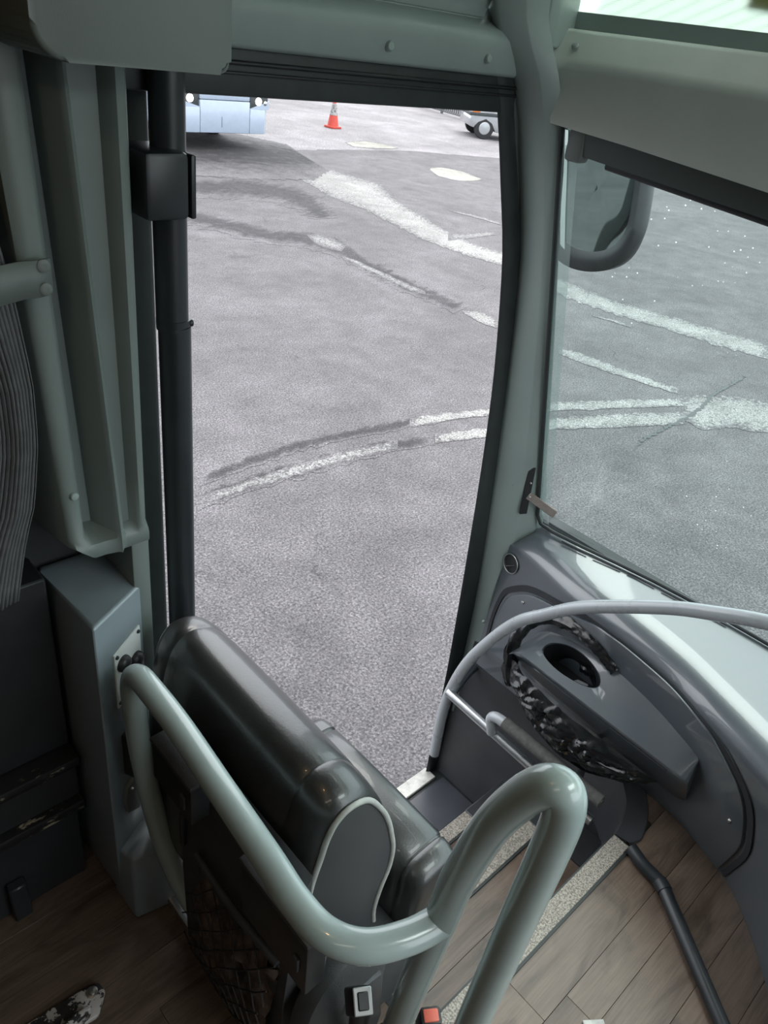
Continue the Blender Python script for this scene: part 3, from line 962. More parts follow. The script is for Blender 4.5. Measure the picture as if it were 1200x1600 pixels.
# dark gasket down the pillar side and along the lower edge
gk = [on_glass(0.952, z, 0.008) for z in [1.54, 1.4, 1.2, 1.0, 0.8, 0.62, 0.52]] + [on_glass(0.94, 0.492, 0.008), on_glass(0.90, 0.484, 0.008)] + [on_glass(y, 0.482, 0.006) for y in (0.8, 0.7, 0.6, 0.5, 0.4, 0.3, 0.1, -0.2)]
tube('gasket', gk, 0.0055, RUBBER, win, 8)
# roller blind across the top of the windscreen
rb = empty('roller_blind', (1.40, 0.5, 1.5))
tag(rb, 'dark roller sun blind wound up along the top of the windscreen', 'blind')
def blind_pt(y, dz, off): 
    return Vector((1.372 + off + 0.03 * min(1, (0.93 - y)), y, 1.535 - 0.075 * (0.92 - y) + dz))
rows = []
for y in [0.90, 0.88, 0.7, 0.5, 0.2, -0.2, -0.7]:
    rows.append([blind_pt(y, 0.03, 0.03), blind_pt(y, 0.03, 0.0), blind_pt(y, -0.012, -0.004), blind_pt(y, -0.045, 0.0), blind_pt(y, -0.050, 0.03)])
loft('cassette', rows, BLIND, rb, 30)
ed = [(1.372 + 0.012 + 0.03 * min(1, 0.93 - y), y, 1.484 - 0.075 * (0.87 - y)) for y in (0.845, 0.7, 0.5, 0.2, -0.2, -0.7)]
v, f = tube_geo(ed, 0.0085, 10)
mobj('bottom_bar', v, f, BLACK, rb)
box('end_bracket', (1.366, 0.895, 1.475), (1.40, 0.935, 1.545), TRIM_D, rb, 0.008, 2)

# window catch on the pillar
wc = empty('window_catch', (1.63, 0.97, 0.53))
tag(wc, 'black slotted plate with a tarnished metal tab screwed to the windscreen pillar', 'catch')
ax = (Vector((1.621, 0.962, 0.705)) - Vector((1.640, 0.962, 0.53))).normalized()
nn = Vector((-0.55, -0.83, 0)).normalized()
sx = ax.cross(nn).normalized()
obox('plate', (1.624, 0.972, 0.617), sx, ax, nn, (0.022, 0.175, 0.006), BLACK, wc, 0.001, 1)
ta = (Vector((1.672, 0.893, 0.556)) - Vector((1.632, 0.962, 0.592)))
obox('tab', (1.650, 0.930, 0.577), ta, nn.cross(ta), (nn - ta.normalized() * nn.dot(ta.normalized())), (0.095, 0.024, 0.004), TAB, wc, 0.0019, 1)
screw((1.628, 0.962, 0.594), nn, wc, 0.004)
screw((1.621, 0.966, 0.64), nn, wc, 0.003)

# ================================================================== DASH
ST = [((1.605, .990, -.05), (1.640, .990), (1.700, .990)), ((1.602, .90, -.05), (1.615, .880), (1.712, .90)),
      ((1.600, .75, -.05), (1.578, .74), (1.730, .77)), ((1.592, .60, -.05), (1.558, .60), (1.757, .64)),
      ((1.582, .45, -.05), (1.540, .49), (1.772, .49)), ((1.572, .33, -.01), (1.515, .38), (1.780, .38)),
      ((1.562, .237, -.01), (1.478, .28), (1.782, .28)), ((1.534, .146, -.01), (1.440, .18), (1.785, .15)),
      ((1.497, .06, -.01), (1.400, .08), (1.785, .0)), ((1.43, -.02, -.01), (1.345, -.02), (1.785, -.15)),
      ((1.352, -.09, -.01), (1.27, -.12), (1.785, -.35)), ((1.25, -.17, -.01), (1.17, -.22), (1.785, -.60)),
      ((1.12, -.24, -.01), (1.05, -.30), (1.78, -.80))]
FLp = [a for a, b, c in ST]
CRp = [(b[0], b[1], .40) for a, b, c in ST]
GLp = [(c[0], c[1], .475) for a, b, c in ST]
def S(s, v, off=0.0):
    """dash surface: v 0..1 face, 1..2 rounded edge, 2..3 top up to the glass"""
    if off:
        e = 0.02
        a = S(min(s + e, 12), v) - S(max(s - e, 0), v)
        b = S(s, min(v + e, 3)) - S(s, max(v - e, 0))
        n_ = a.cross(b).normalized()
        if n_.dot(Vector((-1, -0.4, 0.8))) < 0: n_ = -n_
        return S(s, v) + n_ * off
    f_, c3, g3 = crm(FLp, s), crm(CRp, s), crm(GLp, s)
    d = g3 - c3
    d.z = 0
    d.normalize()
    drop = .07 * max(0, 1 - s / .8) ** 2
    if v <= 1:
        return f_ + (c3 - f_) * v
    p2 = c3 + d * .07 + Vector((0, 0, .062))
    if v <= 2:
        u = v - 1
        p1 = c3 - d * .004 + Vector((0, 0, .05))
        return c3 * (1 - u) ** 2 + p1 * (2 * u * (1 - u)) + p2 * (u * u) - Vector((0, 0, drop * u))
    return p2 + (g3 - p2) * (v - 2) - Vector((0, 0, drop))
dash = empty('dashboard', (1.6, 0.3, 0))
tag(dash, 'slate grey moulded dashboard sweeping under the windscreen from the door pillar', 'dashboard')
vv = [0, .1, .25, .4, .55, .7, .85, 1.0] + [1 + k / 10 for k in range(1, 11)] + [2.15, 2.4, 2.7, 3.0]
rows = [[S(k / 5, v) for v in vv] for k in range(61)]
e0 = [p + Vector((0.05, 0.004, 0)) for p in rows[0]]
loft('dash_shell', [e0] + rows, DASH, dash, 60)

# groove round the access panel, then the panel itself
PO = [(0.3, .203), (.22, .451), (.33, .661), (.6, .763), (1.115, .872), (2.0, .966), (3.3, 1.10), (4.22, 1.13), (5.2, 1.14), (6.204, 1.08), (7.094, .962), (7.735, .823), (8.05, .61), (8.12, .407), (7.81, .05)]
def outline(P, n=72):
    return [crm([(a, b, 0) for a, b in P], (len(P) - 1) * k / (n - 1)) for k in range(n)]
OL = outline(PO)
groove_pts = [S(p.x, p.y, 0.002) for p in OL]
# the groove: dark gasket strip sunk against the face
cen = Vector((4.0, 0.35, 0))
rows = []
for p in OL:
    q = p + (p - cen).normalized() * 0.0
    inn = Vector((lerp(p.x, cen.x, 0.035), lerp(p.y, cen.y, 0.06), 0))
    rows.append([S(p.x, p.y, 0.0005), S(p.x, p.y, 0.004), S(inn.x, inn.y, 0.004), S(inn.x, inn.y, 0.0005)])
loft('panel_gasket', rows, DASH_D, dash, 30)
rows = []
for p in OL:
    r_ = []
    for t, h in ((0.06, 0.0005), (0.062, 0.007), (0.075, 0.009), (0.3, 0.009), (0.6, 0.009), (0.97, 0.009)):
        q = Vector((lerp(p.x, cen.x, t), lerp(p.y, max(0.02, lerp(p.y, cen.y, 1)), t), 0))
        q.y = lerp(p.y, 0.30 if p.y > 0.3 else 0.2, t)
        r_.append(S(q.x, q.y, h))
    rows.append(r_)
loft('access_panel', rows, DASH, dash, 45)
for s_, v_ in ((1.10, .74), (1.45, .75), (4.1, .80), (5.6, .74), (7.45, .56), (0.62, 0.30)):
    screw(S(s_, v_, 0.010), S(s_, v_, 0.02) - S(s_, v_, 0.01), dash, 0.0055)
# round air vent at the pillar end
c = S(0.34, .905, 0.001)
nv_ = (S(0.34, .905, 0.01) - S(0.34, .905, 0.0)).normalized()
vent = lathe('air_vent', [(0.030, -0.002), (0.031, 0.003), (0.028, 0.005), (0.026, 0.003), (0.0255, 0.001)], c, nv_, DASH_D, dash, 28)
lathe('vent_disc', [(0.0255, 0.0012), (0.02, 0.002), (0.004, 0.0022)], c, nv_, BLACK, vent, 24)
tube('vent_slat', [c + nv_ * 0.004 + Vector((0.004, -0.02, 0.004)), c + nv_ * 0.004 + Vector((-0.006, 0.012, -0.014))], 0.0035, BLACK, vent, 8)
rim = tube('vent_rim', [c + nv_ * 0.004 + (nv_.orthogonal().normalized() * math.cos(a) + nv_.cross(nv_.orthogonal().normalized()) * math.sin(a)) * 0.030 for a in [2 * math.pi * k / 28 for k in range(28)]], 0.0016, CHROME, vent, 8, 0, True)
# demister slots along the glass edge
for k in range(5):
    y0 = 0.86 - k * 0.10
    sl = [on_glass(y0 - j * 0.02, 0.478, 0.022) for j in range(5)]
    tube('demister_slot', sl, 0.0022, DASH_D, dash, 6)

# ---- litter pocket standing out of the access panel
pk = empty('litter_pocket_group')
bpy.data.objects.remove(pk)
BT = [(1.588, .790, .235), (1.580, .745, .275), (1.568, .658, .306), (1.552, .54, .324), (1.528, .389, .318), (1.487, .262, .300), (1.480, .245, .285)]
RG = [(1.470, .800, .205), (1.452, .758, .246), (1.445, .640, .252), (1.443, .470, .250), (1.443, .340, .249), (1.443, .262, .247), (1.452, .238, .235)]
LO = [(1.56, .815, .14), (1.535, .78, .12), (1.525, .650, .115), (1.520, .47, .11), (1.520, .340, .108), (1.518, .265, .108), (1.520, .235, .12)]
LI = [(1.61, .815, .10), (1.61, .78, .08), (1.60, .65, .075), (1.59, .47, .07), (1.575, .34, .07), (1.56, .265, .075), (1.56, .235, .08)]
hc = Vector((1.512, .640, .286))
def facet(t, u):
    """upper facet: t along 0..6, u 0 at back, 1 at ridge"""
    return crm(BT, t) * (1 - u) + crm(RG, t) * u
# the facet is one ring round the oval opening plus a plain remainder
def oval(th):
    # opening measured in (t,u)
    return (2.05 + 0.72 * math.cos(th), 0.47 + 0.30 * math.sin(th))
verts, faces = [], []
NO = 48
def rect_edge(th):
    # point on rectangle t 1.0..3.1, u 0..0.93 in the same direction
    c_, s_ = math.cos(th), math.sin(th)
    k = 1e9
    if c_ > 1e-6: k = min(k, (3.1 - 2.05) / c_)
    if c_ < -1e-6: k = min(k, (1.0 - 2.05) / c_)
    if s_ > 1e-6: k = min(k, (0.93 - 0.47) / s_)
    if s_ < -1e-6: k = min(k, (0.0 - 0.47) / s_)
    return (2.05 + c_ * k, 0.47 + s_ * k)
ring = []
ths = sorted(set([2 * math.pi * k / NO for k in range(NO)] + [math.atan2(a, b) % (2 * math.pi) for a in (0.46, -0.47) for b in (1.05, -1.05)]))
for th in ths:
    to, uo = oval(th)
    tr_, ur = rect_edge(th)
    depth = Vector((0.035, 0.0, -0.09))
    e_ = facet(to, uo)
    pts = [facet(tr_, ur), facet(lerp(to, tr_, .5), lerp(uo, ur, .5)), facet(lerp(to, tr_, .06), lerp(uo, ur, .06)), e_ + Vector((0.003, 0, -0.004)), e_ + depth * 0.5, e_ + depth]
    ring.append(pts)
nr = len(ring)
verts = [p for r in ring for p in r]
faces = grid_faces(nr, 6, True)
faces.append(tuple(i * 6 + 5 for i in range(nr)))
pocket_top = mobj('pocket_lip', verts, faces, DASH, dash, True, 50)
def facet_rows(t0, t1, n):
    R = []
    for k in range(n + 1):
        t = lerp(t0, t1, k / n)
        b_, r_, l_, i_ = crm(BT, t), crm(RG, t), crm(LO, t), crm(LI, t)
        rr = [b_ + (r_ - b_) * u for u in (0, .3, .6, .93)]
        m1 = b_ + (r_ - b_) * 0.985
        m2 = r_ + (l_ - r_) * 0.05 + Vector((-0.002, 0, 0))
        R.append(rr + [m1, m2, r_ + (l_ - r_) * .3, r_ + (l_ - r_) * .7, l_, l_ + (i_ - l_) * .2, i_])
    return R
def pocket_part(name, t0, t1, n, first=0):
    loft(name, [r[first:] for r in facet_rows(t0, t1, n)], DASH, dash, 50)
pocket_part('pocket_shell', 0.0, 1.0, 4)
pocket_part('pocket_shell', 1.0, 3.1, 10, 3)
pocket_part('pocket_shell', 3.1, 6.0, 12)
for t in (0.0, 6.0):
    b_, r_, l_, i_ = crm(BT, t), crm(RG, t), crm(LO, t), crm(LI, t)
    mobj('pocket_end', [b_, r_, l_, i_, b_ + Vector((.05, 0, 0))], [(0, 1, 2, 3, 4)], DASH, dash)
# near-black cup liner: shade inside the hole put into its colour
lin = mobj('pocket_shade', [p + Vector((-0.0008, 0, 0.0005)) * 0 for r in ring for p in (r[3] + (hc - r[3]) * 0.012, r[4] + (hc + Vector((.018, 0, -.045)) - r[4]) * 0.02, r[5] + (hc + Vector((.035, 0, -.09)) - r[5]) * 0.02 + Vector((0, 0, .002)))],
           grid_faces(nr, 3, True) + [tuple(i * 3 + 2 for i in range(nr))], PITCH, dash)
# grip recess on the pocket front
sl = [crm(RG, 3.1 + 0.16 * k) + (crm(LO, 3.1 + .16 * k) - crm(RG, 3.1 + .16 * k)) * 0.12 + Vector((-0.003, 0, 0.0)) for k in range(10)]
tube('grip_line', sl, 0.003, DASH_D, dash, 6)

# ---- bin bag stretched round the pocket
bag = empty('bin_bag', (1.46, 0.55, 0.05))
tag(bag, 'crumpled black plastic bin bag stretched round the pocket of the dashboard', 'bag')
BL = [(1.50, .800, .165), (1.475, .770, .130), (1.46, .724, .100), (1.455, .668, .058), (1.452, .616, .038), (1.452, .546, .026), (1.455, .465, .042), (1.458, .396, .080), (1.462, .335, .127), (1.466, .302, .165)]
BU = [(1.475, .792, .190), (1.440, .752, .222), (1.434, .718, .212), (1.431, .659, .202), (1.430, .604, .198), (1.430, .540, .194), (1.430, .460, .194), (1.431, .401, .190), (1.434, .345, .188), (1.450, .300, .180)]
nu, nvv = 110, 34
V = []
for i in range(nu):
    t = 9 * i / (nu - 1)
    for j in range(nvv):
        u = j / (nvv - 1)
        p = crm(BU, t) * (1 - u) + crm(BL, t) * u
        belly = math.sin(math.pi * min(1, u * 1.08)) * (0.035 * math.sin(math.pi * (i / (nu - 1)) ** 0.8))
        q = Vector((p.y * 21, p.z * 32 + p.y * 9, 2.0))
        q = q * 0.8
        q.x += 0.8 * noise.noise(q * 0.7)
        c1 = 0.9 * abs(noise.noise(q)) + 0.5 * abs(noise.noise(Vector((q.x * 1.3, q.y * 2.6, 4)))) + 0.22 * abs(noise.noise(Vector((q.x * 2.2, q.y * 5, 8))))
        edge = min(1, 5 * u, 5 * (1 - u) + .15)
        V.append(p + Vector((-belly + 0.026 * (c1 - 0.4) * edge, 0.006 * noise.noise(q * 1.4 + Vector((9, 9, 9))), 0.006 * noise.noise(q * 1.7 + Vector((2, 7, 1))))))
mobj('bag_body', V, grid_faces(nu, nvv), BAG, bag, True, 24)
# twisted rim of the bag round the left end and behind the opening
RI = [(1.470, .760, .110), (1.485, .795, .160), (1.495, .808, .225), (1.530, .797, .290), (1.552, .745, .338), (1.553, .690, .352), (1.548, .640, .352), (1.542, .590, .346), (1.538, .555, .334), (1.536, .525, .322)]
path = smooth_path(RI, 12)
V = []
NK = 20
for i, p in enumerate(path):
    t = (path[min(i + 1, len(path) - 1)] - path[max(i - 1, 0)]).normalized()
    a = t.cross(Vector((-0.75, -0.2, 0.6))).normalized()
    b = t.cross(a)
    w = 0.021 * (1 - 0.45 * (i / len(path)))
    if i < 6: w *= 0.6 + 0.07 * i
    for k in range(NK):
        th = 2 * math.pi * k / NK
        q = Vector((i * 0.10, math.cos(th) * 1.3, math.sin(th) * 1.3))
        rr = 0.85 + 0.8 * abs(noise.noise(q)) + 0.25 * noise.noise(q * 2.0)
        V.append(p + a * math.cos(th) * w * rr + b * math.sin(th) * w * 0.45 * rr)
F = []
for i in range(len(path) - 1):
    for k in range(NK):
        F.append((i * NK + k, i * NK + (k + 1) % NK, (i + 1) * NK + (k + 1) % NK, (i + 1) * NK + k))
F += [tuple(range(NK)), tuple((len(path) - 1) * NK + k for k in range(NK))]
mobj('bag_rim', V, F, BAG, bag, True, 24)
# tail of the bag dropping into the opening
V = []
for i in range(14):
    for j in range(6):
        p = facet(2.2 + 0.5 * i / 13, 0.30) + Vector((0.016, 0, -0.01 - 0.035 * j / 5)) + Vector((0, -0.012, 0)) * (j / 5)
        q = Vector((i * .6, j * .8, 1))
        V.append(p + Vector((0.004 * noise.noise(q) - 0.006, 0, 0.004 * noise.noise(q * 1.7))))
mobj('bag_fold', V, grid_faces(14, 6), BAG, bag, True, 24)

# ================================================================== GUARD RAIL BY THE DOOR
gr = empty('guard_rail', (1.44, 0.95, -0.33))
tag(gr, 'curved grey guard rail sweeping from the door step across the dashboard', 'rail')
GP = [(1.44, .945, -.345), (1.44, .949, -.25), (1.44, .951, -.17), (1.44, .943, -.05), (1.44, .908, .10), (1.44, .847, .243), (1.44, .785, .352), (1.44, .719, .424), (1.44, .642, .502), (1.44, .553, .570), (1.44, .430, .653), (1.44, .342, .700), (1.44, .253, .742), (1.44, .12, .79), (1.44, -.1, .84)]
tube('bent_tube', GP, 0.0165, TUBE_G, gr, 18, 8)
tube('bracket', [(1.445, .925, .00), (1.50, .940, .012), (1.58, .965, .02), (1.64, .985, .02)], 0.0115, DASH, gr, 12, 4)
tube('bracket', [(1.445, .950, -.13), (1.50, .965, -.11), (1.58, .985, -.10), (1.64, .995, -.10)], 0.0115, DASH, gr, 12, 4)
hr = empty('door_handrail', (1.42, 0.65, -0.06))
tag(hr, 'bright metal rod with a foam sleeved grip beside the entrance steps', 'handrail')
tube('rod', [(1.425, .940, -.040), (1.432, .66, -.062), (1.440, .401, -.085)], 0.0145, STEEL, hr, 16)
tube('grip_bend', [(1.425, .757, -.052), (1.418, .760, -.02), (1.416, .766, .002), (1.415, .760, .018), (1.415, .742, .026), (1.415, .715, .028)], 0.0160, TUBE_G, hr, 16, 6)
tube('grip_sleeve', [(1.415, .722, .028), (1.418, .55, .027), (1.420, .392, .025)], 0.0190, FOAM, hr, 18)
lathe('end_plug', [(0.011, 0), (0.011, 0.003), (0.006, 0.005)], (1.42, .392, .025), (0, -1, 0), CHROME, hr, 12)
tube('grip_stay', [(1.43, .52, -.072), (1.422, .52, .02)], 0.006, TUBE_G, hr, 10)
tube('wall_bracket', [(1.425, .47, .02), (1.50, .50, .02), (1.60, .53, .02)], 0.011, WELL, hr, 12)

# ================================================================== GRAB RAIL BEHIND THE COURIER SEAT
grab = empty('grab_rail', (0.5, 0.25, 0))
tag(grab, 'thick grey-green enamelled grab rail looping round the back of the courier seat', 'rail')
R0 = 0.0212
RP = [(.46, .62, .035), (.452, .72, .055), (.440, .80, .10), (.428, .856, .20), (.418, .885, .33), (.408, .897, .48), (.402, .895, .60), (.399, .886, .668), (.398, .862, .697), (.397, .82, .704), (.396, .73, .702), (.386, .585, .70), (.377, .461, .70), (.371, .395, .70), (.376, .338, .70), (.404, .296, .70), (.455, .270, .70), (.503, .259, .70)]
tube('back_rail', RP, R0, TUBE, grab, 22, 8)
LP = [(.500, .285, .0), (.500, .279, .30), (.500, .270, .52), (.503, .260, .70), (.504, .254, .80), (.505, .236, .92), (.507, .216, .99), (.510, .197, 1.030), (.516, .181, 1.035), (.523, .174, 1.005), (.528, .174, .94), (.531, .178, .80), (.532, .183, .55), (.532, .188, .25), (.532, .19, .0)]
tube('loop_post', LP, [R0] * 3 + [R0 * 1.04] * 12 if False else R0 * 1.04, TUBE, grab, 22, 8)
for p in ((.500, .285), (.532, .19)):
    lathe('foot_flange', [(0.045, 0.0), (0.045, 0.006), (0.03, 0.008)], (p[0], p[1], 0.001), (0, 0, 1), TUBE, grab, 20)
tube('weld', [(.503 + .0235 * math.cos(a), .260 + .0235 * math.sin(a) * .5, .70 + .0235 * math.sin(a)) for a in [math.pi * (0.5 + k / 10) for k in range(11)]], 0.0025, TUBE, grab, 6)

# ================================================================== COURIER SEAT
seat = empty('courier_seat', (0.55, 0.65, 0))
tag(seat, 'black leather tip-up courier seat with pale piping beside the entrance door', 'seat')
KP = [(.440, .20), (.438, .36), (.440, .50), (.448, .60), (.458, .66), (.474, .702), (.500, .724), (.530, .723), (.560, .706), (.590, .668), (.618, .612), (.640, .545), (.655, .480), (.656, .425), (.645, .372), (.637, .310), (.645, .225), (.60, .18), (.50, .17)]
IN = [(.452, .21), (.455, .36), (.458, .50), (.462, .559), (.473, .610), (.480, .648), (.494, .680), (.521, .693), (.558, .678), (.596, .620), (.618, .570), (.632, .525), (.643, .48), (.644, .425), (.632, .368), (.626, .306), (.634, .228), (.59, .19), (.50, .18)]
def closed_crm(P, t):
    n = len(P)
    i = int(t) % n
    u = t - int(t)
    p = [Vector((*P[(i + k) % n], 0)) for k in (-1, 0, 1, 2)]
    return 0.5 * ((2 * p[1]) + (p[2] - p[0]) * u + (2 * p[0] - 5 * p[1] + 4 * p[2] - p[3]) * u * u + (3 * p[1] - p[0] - 3 * p[2] + p[3]) * u ** 3)
NS_ = 76
ringK = [closed_crm(KP, 19 * k / NS_) for k in range(NS_)]
ringI = [closed_crm(IN, 19 * k / NS_) for k in range(NS_)]
def kring(y, s, dz=0.0):
    """s: 1 full leather section, 0 inner piping section"""
    return [(ringI[k].x + (ringK[k].x - ringI[k].x) * s, y, ringI[k].y + (ringK[k].y - ringI[k].y) * s + dz) for k in range(NS_)]
ysec = [(.462, .05), (.466, .35), (.478, .62), (.500, .82), (.522, .90), (.5275, .86), (.530, .84), (.5325, .88), (.545, .95), (.60, 1.0), (.70, 1.03), (.80, 1.02), (.86, .98), (.884, .92), (.8865, .88), (.889, .86), (.8915, .90), (.905, .92), (.925, .80), (.938, .55), (.943, .30), (.944, .05)]
rows = [kring(y, s) for y, s in ysec]
V = [p for r in rows for p in r]
F = []
for i in range(len(rows) - 1):
    for k in range(NS_):
        F.append((i * NS_ + k, i * NS_ + (k + 1) % NS_, (i + 1) * NS_ + (k + 1) % NS_, (i + 1) * NS_ + k))
mobj('backrest', V, F, LEATHER, seat, True, 60)
for y, nm in ((.461, 'side_panel'), (.944, 'side_panel')):
    s = -1 if y < .6 else 1
    r0 = kring(y, 0.0)
    V = list(r0) + [(lerp(p[0], .55, .12), y + s * 0.003, lerp(p[2], .43, .08)) for p in r0] + [(lerp(p[0], .55, .5), y + s * 0.006, lerp(p[2], .43, .5)) for p in r0]
    F = []
    for i in range(2):
        for k in range(NS_):
            F.append((i * NS_ + k, i * NS_ + (k + 1) % NS_, (i + 1) * NS_ + (k + 1) % NS_, (i + 1) * NS_ + k))
    F.append(tuple(2 * NS_ + k for k in range(NS_)))
    mobj(nm, V, F, PANEL_GREY, seat, True, 60)
    pp = kring(y, 0.06)
    tag(tube('piping', [(p[0], p[1] - s * 0.001 + s * 0.003, p[2]) for p in pp], 0.0047, PIPING, seat, 10, 0, True), 'pale grey piping')
# tipped-up cushion
cush = []
CP = [(.668, .215), (.664, .30), (.664, .375), (.672, .405), (.695, .421), (.740, .425), (.766, .417), (.776, .395), (.779, .33), (.778, .26), (.778, .20), (.765, .17), (.72, .16), (.68, .17)]
NC = 56
ringC = [closed_crm(CP, 14 * k / NC) for k in range(NC)]
cc = Vector((.722, .29, 0))
def cring(y, s):
    return [(lerp(cc.x, p.x, s), y, lerp(cc.y, p.y, s)) for p in ringC]
rows = [cring(y, s) for y, s in ((.394, .0), (.395, .45), (.397, .75), (.403, .88), (.412, .95), (.43, .99), (.443, 1.0), (.4455, .975), (.448, .965), (.4505, .975), (.453, 1.0), (.55, 1.015), (.68, 1.015), (.752, 1.0), (.7545, .97), (.757, .96), (.7595, .97), (.762, 1.0), (.785, .985), (.80, .93), (.806, .8), (.808, .4), (.808, 0))]
V = [p for r in rows for p in r]
F = []
for i in range(len(rows) - 1):
    for k in range(NC):
        F.append((i * NC + k, i * NC + (k + 1) % NC, (i + 1) * NC + (k + 1) % NC, (i + 1) * NC + k))
mobj('cushion', V, F, LEATHER, seat, True, 60)
# lower upholstered side below the cushion
prism('cushion_base', [(.50, .02), (.50, .16), (.53, .24), (.60, .27), (.68, .25), (.735, .20), (.755, .12), (.74, .03), (.66, .01)], .402, .79, PANEL_GREY, seat, 0.012, 3, 'y')
tag(tube('piping', [(.60, .401, .275), (.66, .400, .262), (.70, .400, .238), (.735, .400, .20), (.754, .400, .14), (.75, .400, .06)], 0.005, PIPING, seat, 10, 5), 'pale grey piping')
# back shell and base
prism('back_shell', [(.418, .02), (.412, .30), (.418, .52), (.428, .60), (.446, .62), (.446, .02)], .44, .76, SEAT_PL, seat, 0.006, 2, 'y')
box('base_box', (.465, .42, .004), (.655, .78, .17), SEAT_PL, seat, 0.01, 2)
box('floor_rail', (.425, .56, .001), (.447, .87, .022), STEEL, seat, 0.004, 2)
lathe('hinge_cover', [(0.0, -0.03), (0.085, -0.03), (0.098, -0.02), (0.100, 0.0), (0.094, 0.014), (0.075, 0.022), (0.03, 0.025)], (.505, .398, .265), (0.05, -1, 0.15), SEAT_PL, seat, 32)
prism('hinge_arm', [(.44, .02), (.46, .26), (.50, .30), (.58, .28), (.60, .10), (.60, .02)], .372, .40, SEAT_PL, seat, 0.008, 2, 'y')
# buckle stalk with pale framed button at the near corner
tube('stalk', [(.50, .345, .10), (.485, .335, .28), (.470, .330, .40)], 0.017, BLACK, seat, 12, 4)
ez = Vector((-0.10, -0.25, 0.55)).normalized()
ex = Vector((0.72, -0.45, 0)).normalized()
ex = (ex - ez * ex.dot(ez)).normalized()
ey = ez.cross(ex)
bc = Vector((.4575, .327, .432))
bk = obox('button_box', bc, ex, ey, ez, (0.030, 0.038, 0.055), BLACK, seat, 0.004, 2)
obox('button_frame', bc + ez * 0.028, ex, ey, ez, (0.028, 0.036, 0.004), WHITE_PL, bk, 0.0015, 1)
obox('button', bc + ez * 0.0302, ex, ey, ez, (0.0165, 0.024, 0.004), BLACK, bk, 0.0015, 1)
# net pocket behind the seat with something rumpled in it
V = []
for i in range(36):
    for j in range(22):
        y = lerp(.46, .69, i / 35)
        z = lerp(.03, .36 + .10 * (i / 35) * 0, j / 21)
        q = Vector((y * 22, z * 22, 5))
        b = math.sin(math.pi * j / 21) * 0.025
        V.append(Vector((.418 - b + 0.02 * noise.noise(q) + 0.012 * noise.noise(q * 2.3), y, z)))
tag(mobj('net_contents', V, grid_faces(36, 22), RUST, seat), None, kind='stuff')
nv_all, nf_all = [], []
def add_geo(g):
    base = len(nv_all)
    nv_all.extend(g[0])
    nf_all.extend([tuple(i + base for i in f) for f in g[1]])
for sgn in (1, -1):
    for k in range(-6, 14):
        pts = []
        for q in range(13):
            z = 0.03 + 0.36 * q / 12
            y = .45 + 0.042 * k + sgn * (z - .03) * 0.8 + (0.29 if sgn < 0 else 0)
            if .45 <= y <= .70:
                b = math.sin(math.pi * q / 12) * 0.034
                qq = Vector((y * 14, z * 14, 3))
                pts.append((.408 - b + 0.006 * noise.noise(qq), y + 0.008 * noise.noise(qq + Vector((5, 5, 5))), z))
        if len(pts) > 2:
            add_geo(tube_geo(pts, 0.0016, 5))
tag(mobj('net_pocket', nv_all, nf_all, NET, seat), None, kind='stuff')
tube('net_hem', [(.408, .46, .392), (.403, .58, .388), (.406, .70, .39)], 0.007, SEAT_PL, seat, 10, 4)
# safety belt buckle
bb = empty('belt_buckle', (.60, .30, .2))
tag(bb, 'black seat belt buckle with a red release button standing by the gritty top nosing', 'buckle')
bx = Vector((0.8, -0.55, 0)).normalized()
bz = Vector((-0.15, -0.1, 0.9)).normalized()
bx = (bx - bz * bx.dot(bz)).normalized()
by = bz.cross(bx)
c0 = Vector((.604, .279, .235))
obox('buckle_body', c0, bx, by, bz, (0.036, 0.028, 0.075), BLACK, bb, 0.005, 2)
obox('release_button', c0 + bz * 0.036, bx, by, bz, (0.026, 0.020, 0.010), RED_BTN, bb, 0.003, 2)
tube('strap', [c0 - bz * 0.03, (.605, .30, .12), (.60, .36, .06)], 0.012, BLACK, bb, 10, 3)
# flat black box on the near back of the seat, second one at the far end
def hung_box(name, label, cat, c, size, tilt, hinge=True):
    o = empty(name, c)
    tag(o, label, cat)
    ez = Vector((-math.sin(tilt), 0, math.cos(tilt)))
    ex = Vector((math.cos(tilt), 0, math.sin(tilt)))
    obox('box_body', c, ex, (0, 1, 0), ez, size, BLACK, o, 0.004, 2)
    obox('box_lid', Vector(c) + ez * (size[2] / 2 + 0.004), ex, (0, 1, 0), ez, (size[0] + 0.004, size[1] + 0.004, 0.010), SEAT_PL, o, 0.003, 2)
    obox('clip', Vector(c) + ex * (-size[0] / 2 - 0.002) + Vector((0, -size[1] / 2 + 0.02, 0)), ex, (0, 1, 0), ez, (0.005, 0.012, 0.03), SEAT_PL, o, 0.001, 1)
    return o
b1 = hung_box('document_holder', 'flat black lidded box fixed behind the seat under the near half of the rail', 'box', (.388, .435, .578), (.036, .155, .135), 0.05)
obox('back_plate', (.409, .430, .575), (1, 0, 0), (0, 1, 0), (0, 0, 1), (.006, .135, .13), STEEL, b1, 0.001, 1)
b2 = hung_box('junction_box', 'small black box fixed behind the seat under the far end of the rail', 'box', (.384, .705, .612), (.035, .12, .085), 0.0)
tube('cable', [(.402, .70, .60), (.398, .72, .52), (.404, .74, .44), (.41, .75, .36)], 0.006, BLACK, b2, 8, 5)

# ================================================================== CONSOLE BY THE DOOR PILLAR
con = empty('side_console', (0.42, 1.0, 0))
tag(con, 'slate plastic console with a sloping top standing between door pillar and courier seat', 'console')
prism('console_body', [(.358, .931), (.490, 1.003), (.4965, 1.02), (.4965, 1.138), (.352, 1.138), (.350, 1.12)], 0.003, 0.770, CONSOLE, con, 0.007, 3)
